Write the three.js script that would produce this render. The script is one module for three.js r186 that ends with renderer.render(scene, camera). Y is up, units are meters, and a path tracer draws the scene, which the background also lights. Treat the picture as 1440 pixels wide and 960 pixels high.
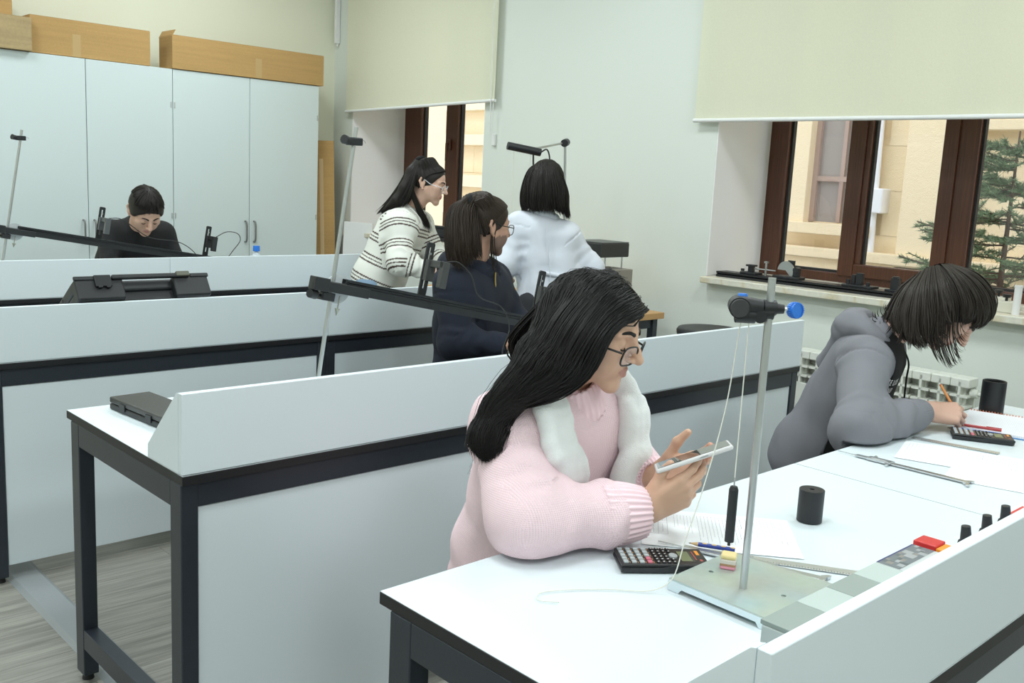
import * as THREE from 'three';
import { RoundedBoxGeometry } from 'three/addons/geometries/RoundedBoxGeometry.js';
import { mergeGeometries, mergeVertices, toCreasedNormals } from 'three/addons/utils/BufferGeometryUtils.js';
import { RectAreaLightUniformsLib } from 'three/addons/lights/RectAreaLightUniformsLib.js';

// ---------------------------------------------------------------- camera, sky, lights, exposure
const scene = new THREE.Scene();
const renderer = new THREE.WebGLRenderer({ antialias: true });
renderer.toneMapping = THREE.LinearToneMapping;
renderer.toneMappingExposure = 1.45;
renderer.shadowMap.enabled = true;
const FOC = 1358.585;
const camera = new THREE.PerspectiveCamera(2 * Math.atan(480 / FOC) * 180 / Math.PI, 1.5, 0.05, 60);
{
  const yaw = 0.7612, pitch = -0.1656, roll = 0.0501;
  const f = new THREE.Vector3(Math.sin(yaw) * Math.cos(pitch), Math.sin(pitch), -Math.cos(yaw) * Math.cos(pitch));
  const r = new THREE.Vector3(Math.cos(yaw), 0, Math.sin(yaw)), u = new THREE.Vector3().crossVectors(r, f);
  camera.position.set(-0.8702, 1.411, -0.0089);
  camera.up.copy(u.multiplyScalar(Math.cos(roll)).addScaledVector(r, -Math.sin(roll)));
  camera.lookAt(camera.position.clone().add(f));
}
scene.background = new THREE.Color(0.80, 0.88, 1.0);
scene.backgroundIntensity = 1.7;
RectAreaLightUniformsLib.init();
const CEILING = 3.3, LAMP_POWER = 13.0, LAMP_COLOR = new THREE.Color(0.90, 0.985, 1.0);

// ---------------------------------------------------------------- helpers
const V = (x, y, z) => new THREE.Vector3(x, y, z);
const taken = new Map();
function numbered(n) { const k = taken.get(n) || 0; taken.set(n, k + 1); return k ? n + '_' + String(k).padStart(3, '0') : n; }
function lit(o) { o.traverse((m) => { if (m.isMesh) { m.castShadow = true; m.receiveShadow = true; } }); return o; }
function mesh(name, geo, mat, parent) {
  const m = new THREE.Mesh(Array.isArray(geo) ? merge(geo) : geo, mat);
  m.castShadow = m.receiveShadow = true;
  if (parent) { m.name = name; parent.add(m); } else { m.name = numbered(name); scene.add(m); }
  return m;
}
function tag(o, label, category, group, kind) {
  o.userData.label = label; if (category) o.userData.category = category;
  if (group) o.userData.group = group; if (kind) o.userData.kind = kind;
  return o;
}
function thing(name, label, category, pos = [0, 0, 0], turn = 0, group) {
  const g = new THREE.Group(); g.name = numbered(name); g.position.set(...pos); g.rotation.y = turn; scene.add(g);
  return tag(g, label, category, group);
}
function structure(name, pos = [0, 0, 0]) {
  const g = new THREE.Group(); g.name = name; g.position.set(...pos); g.userData.kind = 'structure'; scene.add(g); return g;
}
function merge(list) {
  const clean = list.map((g) => {
    let q = g.index ? g.toNonIndexed() : g;
    for (const k of Object.keys(q.attributes)) if (!['position', 'normal', 'uv'].includes(k)) q.deleteAttribute(k);
    if (!q.attributes.uv) q.setAttribute('uv', new THREE.BufferAttribute(new Float32Array(q.attributes.position.count * 2), 2));
    return q;
  });
  return clean.length === 1 ? clean[0] : mergeGeometries(clean);
}
// uv in metres taken from the dominant axis of each face
function boxUV(g) {
  const p = g.attributes.position, n = g.attributes.normal, uv = new Float32Array(p.count * 2);
  for (let i = 0; i < p.count; i++) {
    const ax = Math.abs(n.getX(i)), ay = Math.abs(n.getY(i)), az = Math.abs(n.getZ(i));
    const x = p.getX(i), y = p.getY(i), z = p.getZ(i);
    if (ay >= ax && ay >= az) { uv[2 * i] = x; uv[2 * i + 1] = z; } else if (ax >= az) { uv[2 * i] = z; uv[2 * i + 1] = y; } else { uv[2 * i] = x; uv[2 * i + 1] = y; }
  }
  g.setAttribute('uv', new THREE.BufferAttribute(uv, 2));
  return g;
}
// a box from min to max corner, rounded edges when r > 0
function bx(x0, x1, y0, y1, z0, z1, r = 0) {
  const w = x1 - x0, h = y1 - y0, d = z1 - z0;
  let g = r > 0 ? new RoundedBoxGeometry(w, h, d, 2, Math.min(r, w / 2.01, h / 2.01, d / 2.01)) : new THREE.BoxGeometry(w, h, d);
  g = boxUV(g); g.translate((x0 + x1) / 2, (y0 + y1) / 2, (z0 + z1) / 2);
  return g;
}
function rod(a, b, r, r2 = r, seg = 14) {
  const d = V().subVectors(b, a), g = new THREE.CylinderGeometry(r2, r, d.length(), seg);
  g.applyQuaternion(new THREE.Quaternion().setFromUnitVectors(V(0, 1, 0), d.clone().normalize()));
  const m = V().addVectors(a, b).multiplyScalar(0.5); g.translate(m.x, m.y, m.z);
  return g;
}
function wire(points, r, seg = 40, rad = 6) { return new THREE.TubeGeometry(new THREE.CatmullRomCurve3(points), seg, r, rad, false); }
function extrude(pts, depth, bevel = 0) {
  const s = new THREE.Shape(pts.map((p) => new THREE.Vector2(p[0], p[1])));
  return new THREE.ExtrudeGeometry(s, { depth, bevelEnabled: bevel > 0, bevelSize: bevel, bevelThickness: bevel, bevelSegments: 2, bevelOffset: -bevel });
}
let seed = 7;
const rnd = () => { seed = (seed * 1664525 + 1013904223) >>> 0; return seed / 4294967296; };
const rr = (a, b) => a + (b - a) * rnd();
// value noise in 3D
function hash3(x, y, z) { let h = Math.imul(x, 374761393) ^ Math.imul(y, 668265263) ^ Math.imul(z, 2147483647 - 1e9 | 0); h = Math.imul(h ^ (h >>> 13), 1274126177); return ((h ^ (h >>> 16)) >>> 0) / 4294967296; }
function noise3(x, y, z) {
  const i = Math.floor(x), j = Math.floor(y), k = Math.floor(z); let u = x - i, v = y - j, w = z - k;
  u = u * u * (3 - 2 * u); v = v * v * (3 - 2 * v); w = w * w * (3 - 2 * w);
  const L = (a, b, t) => a + (b - a) * t;
  return L(L(L(hash3(i, j, k), hash3(i + 1, j, k), u), L(hash3(i, j + 1, k), hash3(i + 1, j + 1, k), u), v),
    L(L(hash3(i, j, k + 1), hash3(i + 1, j, k + 1), u), L(hash3(i, j + 1, k + 1), hash3(i + 1, j + 1, k + 1), u), v), w) * 2 - 1;
}
function texture(w, h, fn, { srgb = true, repeat = [1, 1] } = {}) {
  const data = new Uint8Array(w * h * 4);
  for (let y = 0; y < h; y++) for (let x = 0; x < w; x++) {
    const c = fn(x / w, y / h, x, y), i = (y * w + x) * 4;
    for (let k = 0; k < 3; k++) data[i + k] = Math.max(0, Math.min(255, (Array.isArray(c) ? c[k] : c) * 255));
    data[i + 3] = 255;
  }
  const t = new THREE.DataTexture(data, w, h, THREE.RGBAFormat);
  t.wrapS = t.wrapT = THREE.RepeatWrapping; t.magFilter = THREE.LinearFilter; t.minFilter = THREE.LinearMipmapLinearFilter; t.generateMipmaps = true;
  if (srgb) t.colorSpace = THREE.SRGBColorSpace;
  t.repeat.set(...repeat); t.needsUpdate = true;
  return t;
}
// periodic noise for tiling textures
function tileNoise(u, v, fx, fy, s) {
  const h = (i, j) => hash3(((i % fx) + fx) % fx, ((j % fy) + fy) % fy, s);
  const x = u * fx, y = v * fy, i = Math.floor(x), j = Math.floor(y); let a = x - i, b = y - j; a = a * a * (3 - 2 * a); b = b * b * (3 - 2 * b);
  return (h(i, j) * (1 - a) + h(i + 1, j) * a) * (1 - b) + (h(i, j + 1) * (1 - a) + h(i + 1, j + 1) * a) * b;
}
function canvasTexture(w, h, draw) {
  const c = document.createElement('canvas'); c.width = w; c.height = h;
  draw(c.getContext('2d'), w, h);
  const t = new THREE.CanvasTexture(c); t.colorSpace = THREE.SRGBColorSpace; return t;
}
const std = (color, roughness = 0.5, metalness = 0, more = {}) => new THREE.MeshStandardMaterial({ color: Array.isArray(color) ? new THREE.Color().setRGB(...color) : color, roughness, metalness, ...more });
const phys = (color, roughness, more = {}) => new THREE.MeshPhysicalMaterial({ color: Array.isArray(color) ? new THREE.Color().setRGB(...color) : color, roughness, ...more });

// ---------------------------------------------------------------- materials
const fineBump = texture(256, 256, (u, v) => 0.5 * tileNoise(u, v, 128, 128, 3) + 0.5 * tileNoise(u, v, 48, 48, 5), { srgb: false, repeat: [4, 4] });
const paintBump = texture(512, 512, (u, v) => 0.6 * tileNoise(u, v, 160, 160, 11) + 0.4 * tileNoise(u, v, 30, 30, 12), { srgb: false, repeat: [1.2, 1.2] });
const M = {
  laminate: std([0.755, 0.825, 0.865], 0.34, 0, { bumpMap: fineBump, bumpScale: 0.00006 }),
  laminateTop: std([0.72, 0.785, 0.815], 0.42, 0, { bumpMap: fineBump, bumpScale: 0.00006 }),
  edgeBlack: std([0.012, 0.012, 0.014], 0.45),
  frame: std([0.034, 0.041, 0.053], 0.33, 0.2, { bumpMap: fineBump, bumpScale: 0.0001 }),
  blackPlastic: std([0.014, 0.015, 0.017], 0.45, 0, { bumpMap: fineBump, bumpScale: 0.0001 }),
  blackMetal: std([0.02, 0.021, 0.023], 0.4, 0.3),
  greyPlastic: std([0.16, 0.165, 0.17], 0.5),
  steel: std([0.55, 0.56, 0.56], 0.28, 1),
  satinSteel: std([0.58, 0.59, 0.59], 0.38, 1),
  zinc: std(0xffffff, 0.42, 0.55, { map: texture(256, 256, (u, v) => { const n = tileNoise(u, v, 6, 6, 31), m = tileNoise(u, v, 24, 24, 32); return [0.70 + 0.05 * n + 0.02 * m, 0.76 + 0.03 * tileNoise(u, v, 5, 5, 33) + 0.02 * m, 0.73 + 0.05 * (1 - n) + 0.02 * m]; }, { repeat: [4, 4] }) }),
  wallCool: std([0.71, 0.745, 0.69], 0.9, 0, { bumpMap: paintBump, bumpScale: 0.0003 }),
  wallCream: std([0.80, 0.80, 0.65], 0.9, 0, { bumpMap: paintBump, bumpScale: 0.0003 }),
  reveal: std([0.88, 0.87, 0.87], 0.9, 0, { bumpMap: paintBump, bumpScale: 0.0003 }),
  ceiling: std([0.82, 0.82, 0.80], 0.95),
  cabinet: std([0.65, 0.725, 0.725], 0.4, 0, { bumpMap: fineBump, bumpScale: 0.00006 }),
  whitePlastic: std([0.8, 0.8, 0.79], 0.45),
  radiator: std([0.78, 0.79, 0.72], 0.35),
  pine: std([0.62, 0.36, 0.15], 0.5),
  blue: std([0.03, 0.2, 0.72], 0.35),
  red: std([0.6, 0.03, 0.03], 0.35),
  orange: std([0.9, 0.32, 0.03], 0.4),
  cotton: std([0.78, 0.77, 0.7], 0.9),
  glass: phys([1, 1, 1], 0.02, { transmission: 1, thickness: 0, ior: 1.45 }),
};
M.blind = phys([0.86, 0.86, 0.68], 0.95, { transmission: 0.22, thickness: 0, map: texture(256, 256, (u, v) => { const w = 0.95 + 0.05 * ((Math.floor(u * 128) + Math.floor(v * 128)) % 2) * tileNoise(u, v, 64, 64, 41); return [w, w, w]; }, { repeat: [6, 6] }) });
M.cardboard = std(0xffffff, 0.85, 0, { map: texture(512, 512, (u, v) => { const n = 0.5 * tileNoise(u, v, 3, 90, 51) + 0.5 * tileNoise(u, v, 160, 160, 52), s = tileNoise(u, v, 4, 3, 53); const k = 0.9 + 0.08 * n + 0.06 * s; return [0.76 * k, 0.61 * k, 0.39 * k]; }, { repeat: [1.4, 1.4] }) });
M.cardboardGrey = std(0xffffff, 0.85, 0, { map: texture(256, 256, (u, v) => { const k = 0.9 + 0.08 * tileNoise(u, v, 3, 60, 54) + 0.05 * tileNoise(u, v, 90, 90, 55); return [0.70 * k, 0.61 * k, 0.45 * k]; }, { repeat: [1.4, 1.4] }) });
M.marble = std(0xffffff, 0.3, 0, { map: texture(512, 512, (u, v) => { const w = tileNoise(u, v, 4, 4, 61) * 2 + tileNoise(u, v, 16, 16, 62); const vein = Math.pow(Math.abs(Math.sin((u * 3 + v * 2 + w * 0.55) * Math.PI)), 14); const k = 0.9 - 0.05 * tileNoise(u, v, 60, 60, 63); return [k * (1 - 0.05 * vein), k * (0.985 - 0.08 * vein), k * (0.92 - 0.14 * vein)]; }, { repeat: [1.3, 1.3] }) });
M.brownFrame = std(0xffffff, 0.38, 0, { map: texture(256, 256, (u, v) => { const k = 0.8 + 0.25 * tileNoise(u, v, 64, 4, 71) + 0.12 * tileNoise(u, v, 120, 10, 72); return [0.32 * k, 0.185 * k, 0.12 * k]; }, { repeat: [6, 2] }) });
M.rubber = std([0.02, 0.02, 0.02], 0.7);
const plankMats = [0, 1, 2, 3, 4].map((k) => std(0xffffff, 0.5, 0, {
  map: texture(512, 128, (u, v) => {
    const g = tileNoise(u, v, 10, 40, 80 + k) * 0.5 + tileNoise(u, v, 24, 100, 90 + k) * 0.35 + tileNoise(u, v, 3, 8, 100 + k) * 0.5;
    const t = 0.545 + 0.20 * (g - 0.6) + 0.022 * (k - 2); return [t * 1.0, t * 0.985, t * 0.93];
  }, { repeat: [0.8, 5] }), bumpMap: fineBump, bumpScale: 0.0002,
}));

// ---------------------------------------------------------------- room shell
const XW = 3.6, XO = 4.35, ZB = -6.95, XL = -3.6, ZF = 2.6, XF = 4.15;   // window wall face, its outer face, back wall, left wall, front wall, window frames
const W1 = { z0: -6.68, z1: -5.08, y0: 0.94, y1: 2.75 }, W2 = { z0: -3.167, z1: -0.75, y0: 0.94, y1: 2.75 };
{
  const fl = structure('floor');
  mesh('subfloor', bx(XL - 0.2, XO, -0.2, -0.004, ZB - 0.2, ZF + 0.2), M.greyPlastic, fl);
  const pw = 0.21, pl = 1.35; let row = 0;
  for (let z = ZB; z < ZF; z += pw, row++) {
    const off = (row * 0.47) % pl;
    for (let x = XL - off; x < XW; x += pl) {
      const a = Math.max(x, XL) + 0.0006, b = Math.min(x + pl, XW) - 0.0006; if (b - a < 0.02) continue;
      const g = bx(a, b, -0.004, 0, z + 0.0006, Math.min(z + pw, ZF) - 0.0006), uv = g.attributes.uv, ou = rnd() * 3, ov = rnd() * 3;
      for (let i = 0; i < uv.count; i++) uv.setXY(i, uv.getX(i) + ou, uv.getY(i) + ov);
      mesh('plank', g, plankMats[Math.floor(rnd() * 5)], fl);
    }
  }
  mesh('ceiling', bx(XL - 0.2, XO, CEILING, CEILING + 0.2, ZB - 0.2, ZF + 0.2), M.ceiling).userData.kind = 'structure';
  mesh('wall_back', bx(XL - 0.2, XO, -0.2, CEILING + 0.2, ZB - 0.2, ZB), M.wallCream).userData.kind = 'structure';
  mesh('wall_left', bx(XL - 0.2, XL, -0.2, CEILING + 0.2, ZB, ZF), M.wallCool).userData.kind = 'structure';
  mesh('wall_front', bx(XL - 0.2, XO, -0.2, CEILING + 0.2, ZF, ZF + 0.2), M.wallCool).userData.kind = 'structure';
  const wr = structure('wall_right');
  const zs = [ZB, W1.z0, W1.z1, W2.z0, W2.z1, ZF];
  const segs = [];
  for (let i = 0; i < 5; i++) {
    const win = i === 1 ? W1 : i === 3 ? W2 : null;
    if (!win) segs.push(bx(XW, XO, -0.2, CEILING + 0.1, zs[i], zs[i + 1]));
    else { segs.push(bx(XW, XO, -0.2, win.y0 - 0.035, zs[i], zs[i + 1])); segs.push(bx(XW, XO, win.y1, CEILING + 0.1, zs[i], zs[i + 1])); }
  }
  mesh('wall_surface', segs, M.wallCool, wr);
  // plastered reveals of the two window openings
  for (const w of [W1, W2]) for (const s of [0, 1]) mesh('reveal', s ? bx(XW + 0.002, XF, w.y0, w.y1, w.z1 - 0.006, w.z1 + 0.01) : bx(XW + 0.002, XF, w.y0, w.y1, w.z0 - 0.01, w.z0 + 0.006), M.reveal, wr);
  // stone sills
  const s1 = mesh('windowsill', bx(3.53, XF + 0.02, 0.905, 0.94, W1.z0 - 0.03, W1.z1 + 0.03, 0.006), M.marble); s1.name = 'trim_1'; s1.userData.kind = 'structure';
  const s2 = mesh('windowsill', bx(3.53, XF + 0.02, 0.905, 0.94, W2.z0 + 0.01, W2.z1 + 0.03, 0.006), M.marble); s2.name = 'trim_2'; s2.userData.kind = 'structure';
  // corner conduit at the top of the back wall
  const cd = mesh('cable_conduit', [bx(3.555, 3.596, 2.42, CEILING, ZB + 0.05, ZB + 0.075, 0.004), rod(V(3.58, 2.42, ZB + 0.062), V(3.58, 2.40, ZB + 0.062), 0.008)], M.whitePlastic);
  tag(cd, 'thin white cable conduit running up the room corner', 'conduit');
  // skirting
  mesh('baseboard_back', bx(XL, XW, 0, 0.08, ZB, ZB + 0.012), M.whitePlastic).userData.kind = 'structure';
}
// windows: posts at z positions, panes between
function windowUnit(name, w, posts, ytop) {
  const g = structure(name), y0 = w.y0 - 0.005, fr = [];
  const T = 0.07;
  for (const [a, b] of posts) mesh('post', bx(XF - 0.03, XF + 0.05, y0, w.y1, a, b, 0.008), M.brownFrame, g);
  mesh('bottom_rail', bx(XF - 0.02, XF + 0.05, y0, y0 + 0.055, w.z0, w.z1, 0.006), M.brownFrame, g);
  mesh('top_rail', bx(XF - 0.02, XF + 0.05, w.y1 - 0.06, w.y1, w.z0, w.z1, 0.006), M.brownFrame, g);
  for (let i = 0; i + 1 < posts.length; i++) {
    const a = posts[i][1], b = posts[i + 1][0];
    mesh('glazing_bead', [bx(XF + 0.0, XF + 0.03, y0 + 0.05, w.y1 - 0.05, a - 0.002, a + 0.012), bx(XF, XF + 0.03, y0 + 0.05, w.y1 - 0.05, b - 0.012, b + 0.002), bx(XF, XF + 0.03, y0 + 0.05, y0 + 0.068, a, b)], M.rubber, g);
    mesh('pane', bx(XF + 0.012, XF + 0.016, y0 + 0.05, w.y1 - 0.05, a - 0.005, b + 0.005), M.glass, g);
  }
  return g;
}
{
  const w1 = windowUnit('window_1', W1, [[-6.68, -6.455], [-6.135, -5.99], [-5.3, -5.08]]);
  const h = mesh('handle', [bx(4.10, 4.122, 1.62, 1.70, -6.085, -6.05, 0.006), bx(4.075, 4.105, 1.655, 1.675, -6.075, -6.06, 0.004), bx(4.07, 4.088, 1.53, 1.675, -6.076, -6.058, 0.006)], M.brownFrame, w1);
  const w2 = windowUnit('window_2', W2, [[-3.167, -3.045], [-2.655, -2.545], [-2.15, -1.985], [-1.35, -1.2], [-0.86, -0.75]]);
  // opening sash of the middle light: inner frame standing proud
  const za = -2.545, zb = -2.15, y0 = 0.98;
  for (const [a, b, c, d] of [[y0, W2.y1 - 0.08, zb - 0.005, zb + 0.07], [y0, y0 + 0.07, -2.569, zb - 0.006], [y0, W2.y1 - 0.08, -2.66, -2.57]]) mesh('sash', bx(XF - 0.045, XF + 0.01, a, b, c, d, 0.006), M.brownFrame, w2);
}
// roller blinds
function blind(pos, z0, z1, yb0, yb1, label) {
  const g = thing('roller_blind', label, 'blind', [XW - 0.045, yb0, (z0 + z1) / 2]);
  const ytop = 3.05, L = (z1 - z0) / 2, n = 24, geo = new THREE.PlaneGeometry(1, 1, n, 30), p = geo.attributes.position, uv = geo.attributes.uv;
  for (let i = 0; i < p.count; i++) {
    const u = p.getX(i) + 0.5, v = p.getY(i) + 0.5, yb = (yb1 - yb0) * u;
    const y = yb + v * (ytop - yb0 - yb), z = -L + 2 * L * u;
    p.setXYZ(i, 0.004 * Math.sin(u * 9 + 1) * (1 - v) + 0.003 * Math.sin(u * 23), y, z); uv.setXY(i, z, y);
  }
  geo.computeVertexNormals();
  mesh('fabric', geo, M.blind, g);
  const a = V(0, 0, -L - 0.003), b = V(0, yb1 - yb0, L + 0.003);
  mesh('bottom_bar', rod(a, b, 0.011, 0.011, 12), M.whitePlastic, g);
  mesh('roller', rod(V(0, ytop - yb0, -L - 0.01), V(0, ytop - yb0, L + 0.01), 0.028), M.whitePlastic, g);
  for (const s of [-1, 1]) mesh('bracket', bx(-0.03, 0.04, ytop - yb0 - 0.035, ytop - yb0 + 0.035, s * (L + 0.012) - 0.004, s * (L + 0.012) + 0.004), M.whitePlastic, g);
  return g;
}
const b1 = blind(0, -6.71, -4.935, 1.881, 1.927, 'cream roller blind over the narrow window next to the cabinets');
blind(0, -3.295, -0.6, 1.780, 1.785, 'wide cream roller blind over the window above the radiator');
mesh('pull_chain', [wire([V(-0.02, 1.1, 0.86), V(-0.022, 0.4, 0.865), V(-0.005, -0.17, 0.855)], 0.0025, 30), wire([V(0.0, 1.1, 0.88), V(0.0, 0.4, 0.88), V(0.005, -0.17, 0.862)], 0.0025, 30)], M.whitePlastic, b1);
mesh('chain_holder', bx(0.02, 0.044, -0.25, -0.17, 0.845, 0.872, 0.006), M.whitePlastic, b1);

// ---------------------------------------------------------------- ceiling lamps (above the frame)
{
  const spots = []; for (const x of [-2.1, 0.0, 2.1]) for (const z of [-5.6, -3.4, -1.2, 1.0]) spots.push([x, z]);
  spots.forEach(([x, z], i) => {
    const g = thing('ceiling_lamp', 'recessed square ceiling lamp panel with white diffuser', 'lamp', [x, CEILING, z], 0, 'ceiling lamp panels');
    mesh('frame', [bx(-0.32, 0.32, -0.03, 0, -0.32, -0.3), bx(-0.32, 0.32, -0.03, 0, 0.3, 0.32), bx(-0.32, -0.3, -0.03, 0, -0.3, 0.3), bx(0.3, 0.32, -0.03, 0, -0.3, 0.3)], M.whitePlastic, g);
    mesh('diffuser', bx(-0.3, 0.3, -0.02, -0.002, -0.3, 0.3), std([0.9, 0.9, 0.9], 0.6, 0, { emissive: LAMP_COLOR, emissiveIntensity: 3 }), g);
    const l = new THREE.RectAreaLight(LAMP_COLOR, LAMP_POWER, 0.58, 0.58); l.name = 'lamp_light';
    l.position.set(0, -0.024, 0); l.rotation.x = -Math.PI / 2; g.add(l);
  });
}

// ---------------------------------------------------------------- outside: neighbouring house and spruce
{
  const stone = [0, 1, 2].map((k) => std([0.86 - 0.015 * k, 0.71 - 0.02 * k, 0.46 - 0.02 * k], 0.9, 0, { bumpMap: paintBump, bumpScale: 0.004 }));
  const X = 8, g = thing('neighbouring_house', 'beige stone house with pilasters seen through the windows', 'building', [X, -1, -6]);
  const B = (x0, x1, y0, y1, z0, z1, r) => bx(x0, x1, y0 + 1, y1 + 1, z0 + 6, z1 + 6, r);
  mesh('wall', [B(0.06, 0.5, -1, 6.5, -16, -5.1), B(0.06, 0.5, -1, 6.5, -4.55, 5), B(0.06, 0.5, -1, 1.15, -5.1, -4.55), B(0.06, 0.5, 3.0, 6.5, -5.1, -4.55)], stone[2], g);
  // stone courses, laid with open joints, as far as the windows show them
  let row = 0;
  const skip = (y, z) => (z > -5.75 && z < -4.5 && y > 0.8 && y < 3.1);
  for (let y = -0.2; y < 3.4; y += 0.42, row++) {
    for (let z = -12.4 + (row % 2) * 0.35; z < -1.0; z += 0.7) {
      if (skip(y + 0.21, z + 0.35) || (z > -9.6 && z < -6.4)) continue;
      mesh('stone', B(0.03 + 0.0015 * rnd(), 0.09, y + 0.0012, y + 0.4188, z + 0.0012, z + 0.6988, 0.0015), stone[Math.floor(rnd() * 3)], g);
    }
  }
  // window of the house with trim and sill
  const win = mesh('window_frame', [B(0.04, 0.1, 1.15, 3.0, -5.12, -5.07), B(0.04, 0.1, 1.15, 3.0, -4.6, -4.5), B(0.046, 0.096, 1.55, 1.6, -5.115, -4.505), B(0.05, 0.099, 1.155, 2.995, -4.83, -4.79)], std([0.42, 0.3, 0.24], 0.6), g);
  mesh('pane', B(0.085, 0.09, 1.15, 3.0, -5.1, -4.5), std([0.34, 0.3, 0.27], 0.15), win);
  for (let k = 0; k < 16; k++) mesh('shutter_slat', B(0.092, 0.11, 1.18 + k * 0.055, 1.21 + k * 0.055, -5.06, -4.55), std([0.5, 0.42, 0.36], 0.7), win);
  mesh('window_trim', [B(-0.06, 0.06, 1.1, 3.1, -5.5, -5.12, 0.01), B(-0.06, 0.06, 1.1, 3.1, -4.5, -4.42, 0.01)], stone[0], g);
  mesh('window_ledge', [B(-0.12, 0.06, 1.03, 1.14, -5.3, -4.4, 0.01), B(-0.16, 0.06, 0.80, 0.9, -5.4, -1.0, 0.015)], stone[1], g);
  mesh('plinth', B(-0.1, 0.1, -1, 0.80, -9, -0.5, 0.01), stone[1], g);
  mesh('pilaster', B(-0.1, 0.06, -1, 6, -4.12, -3.55, 0.01), stone[0], g);
  mesh('cornice', [B(-0.14, 0.06, 2.03, 2.12, -3.5, -0.5, 0.01)], stone[0], g);
  for (const [a, b] of [[1.84, 1.99], [1.28, 1.45], [0.90, 1.0], [2.3, 2.4]]) mesh('string_course', B(-0.18, 0.06, a, b, -10.7, -9.2, 0.015), stone[0], g);
  mesh('corner_pilaster', B(-0.12, 0.1, -1, 6, -11.4, -10.75, 0.01), stone[1], g);
  mesh('basement_window', B(-0.02, 0.05, -0.4, 0.84, -10.6, -9.3), std([0.45, 0.42, 0.4], 0.3), g);
  mesh('downpipe', [rod(V(-0.05, 1.8, 1.62), V(-0.05, 4.6, 1.55), 0.028)], M.whitePlastic, g);
  const jb = mesh('junction_box', B(-0.13, 0.05, 1.27, 1.5, -4.47, -4.29, 0.012), M.whitePlastic, g);
  mesh('yard_ground', bx(XO, 12, -1.1, -1.0, -17, 6), std([0.32, 0.31, 0.29], 0.95)).userData.kind = 'structure';
}
{
  const g = thing('spruce_tree', 'young green spruce tree outside the wide window', 'tree', [6.4, -1.0, -2.62]);
  const bark = std([0.16, 0.11, 0.08], 0.9), needle = [std([0.17, 0.25, 0.13], 0.8), std([0.22, 0.31, 0.17], 0.8)];
  mesh('trunk', rod(V(0, 0, 0), V(0, 2.92, 0), 0.05, 0.006, 8), bark, g);
  for (let w = 0; w < 13; w++) {
    const y = 0.75 + w * 0.168, reach = 0.10 + 0.98 * Math.pow(1 - w / 13.5, 0.8), n = 8;
    for (let k = 0; k < n; k++) {
      const yk = rr(-0.085, 0.085), a = k / n * 6.283 + w * 0.7 + rr(-0.3, 0.3), len = reach * rr(0.7, 1.15), d = V(Math.cos(a), 0, Math.sin(a));
      const pt = (t) => V(0, y + yk, 0).addScaledVector(d, len * t).add(V(0, -0.10 * len * t + 0.22 * len * t * t, 0));
      const twigs = [wire([pt(0), pt(0.5), pt(1)], 0.006, 6, 4)], nd = [], ix = [];
      const shoots = [[pt, len, 130]];
      for (let s = 0; s < 8; s++) { const t0 = 0.18 + s * 0.1, side = s % 2 ? 1 : -1, p0 = pt(t0), dl = len * (1 - t0) * 0.75 + 0.03, sd = d.clone().applyAxisAngle(V(0, 1, 0), side * 0.9); const f = (t) => p0.clone().addScaledVector(sd, dl * t).add(V(0, (0.1 + 0.5 * ((s * 7 + k * 3) % 5 - 2) * 0.25) * dl * t, 0)); twigs.push(wire([f(0), f(0.5), f(1)], 0.004, 4, 3)); shoots.push([f, dl, 80]); }
      for (const [f, L, m] of shoots) for (let i = 0; i < m; i++) {
        const p = f(0.12 + 0.88 * (i + rnd()) / m), q = V(rr(-1, 1), rr(-0.5, 1), rr(-1, 1)).normalize().multiplyScalar(rr(0.025, 0.05)).addScaledVector(d, 0.02), s = V(rr(-1, 1), rr(-1, 1), rr(-1, 1)).multiplyScalar(0.0045);
        const b = nd.length / 3; nd.push(p.x - s.x, p.y - s.y, p.z - s.z, p.x + s.x, p.y + s.y, p.z + s.z, p.x + q.x, p.y + q.y, p.z + q.z); ix.push(b, b + 1, b + 2);
      }
      const br = mesh('branch', twigs, bark, g), ng = new THREE.BufferGeometry();
      ng.setAttribute('position', new THREE.Float32BufferAttribute(nd, 3)); ng.setIndex(ix); ng.computeVertexNormals();
      const nm = mesh('needles', ng, needle[k % 2], br); nm.userData.kind = 'stuff';
    }
  }
}

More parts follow.
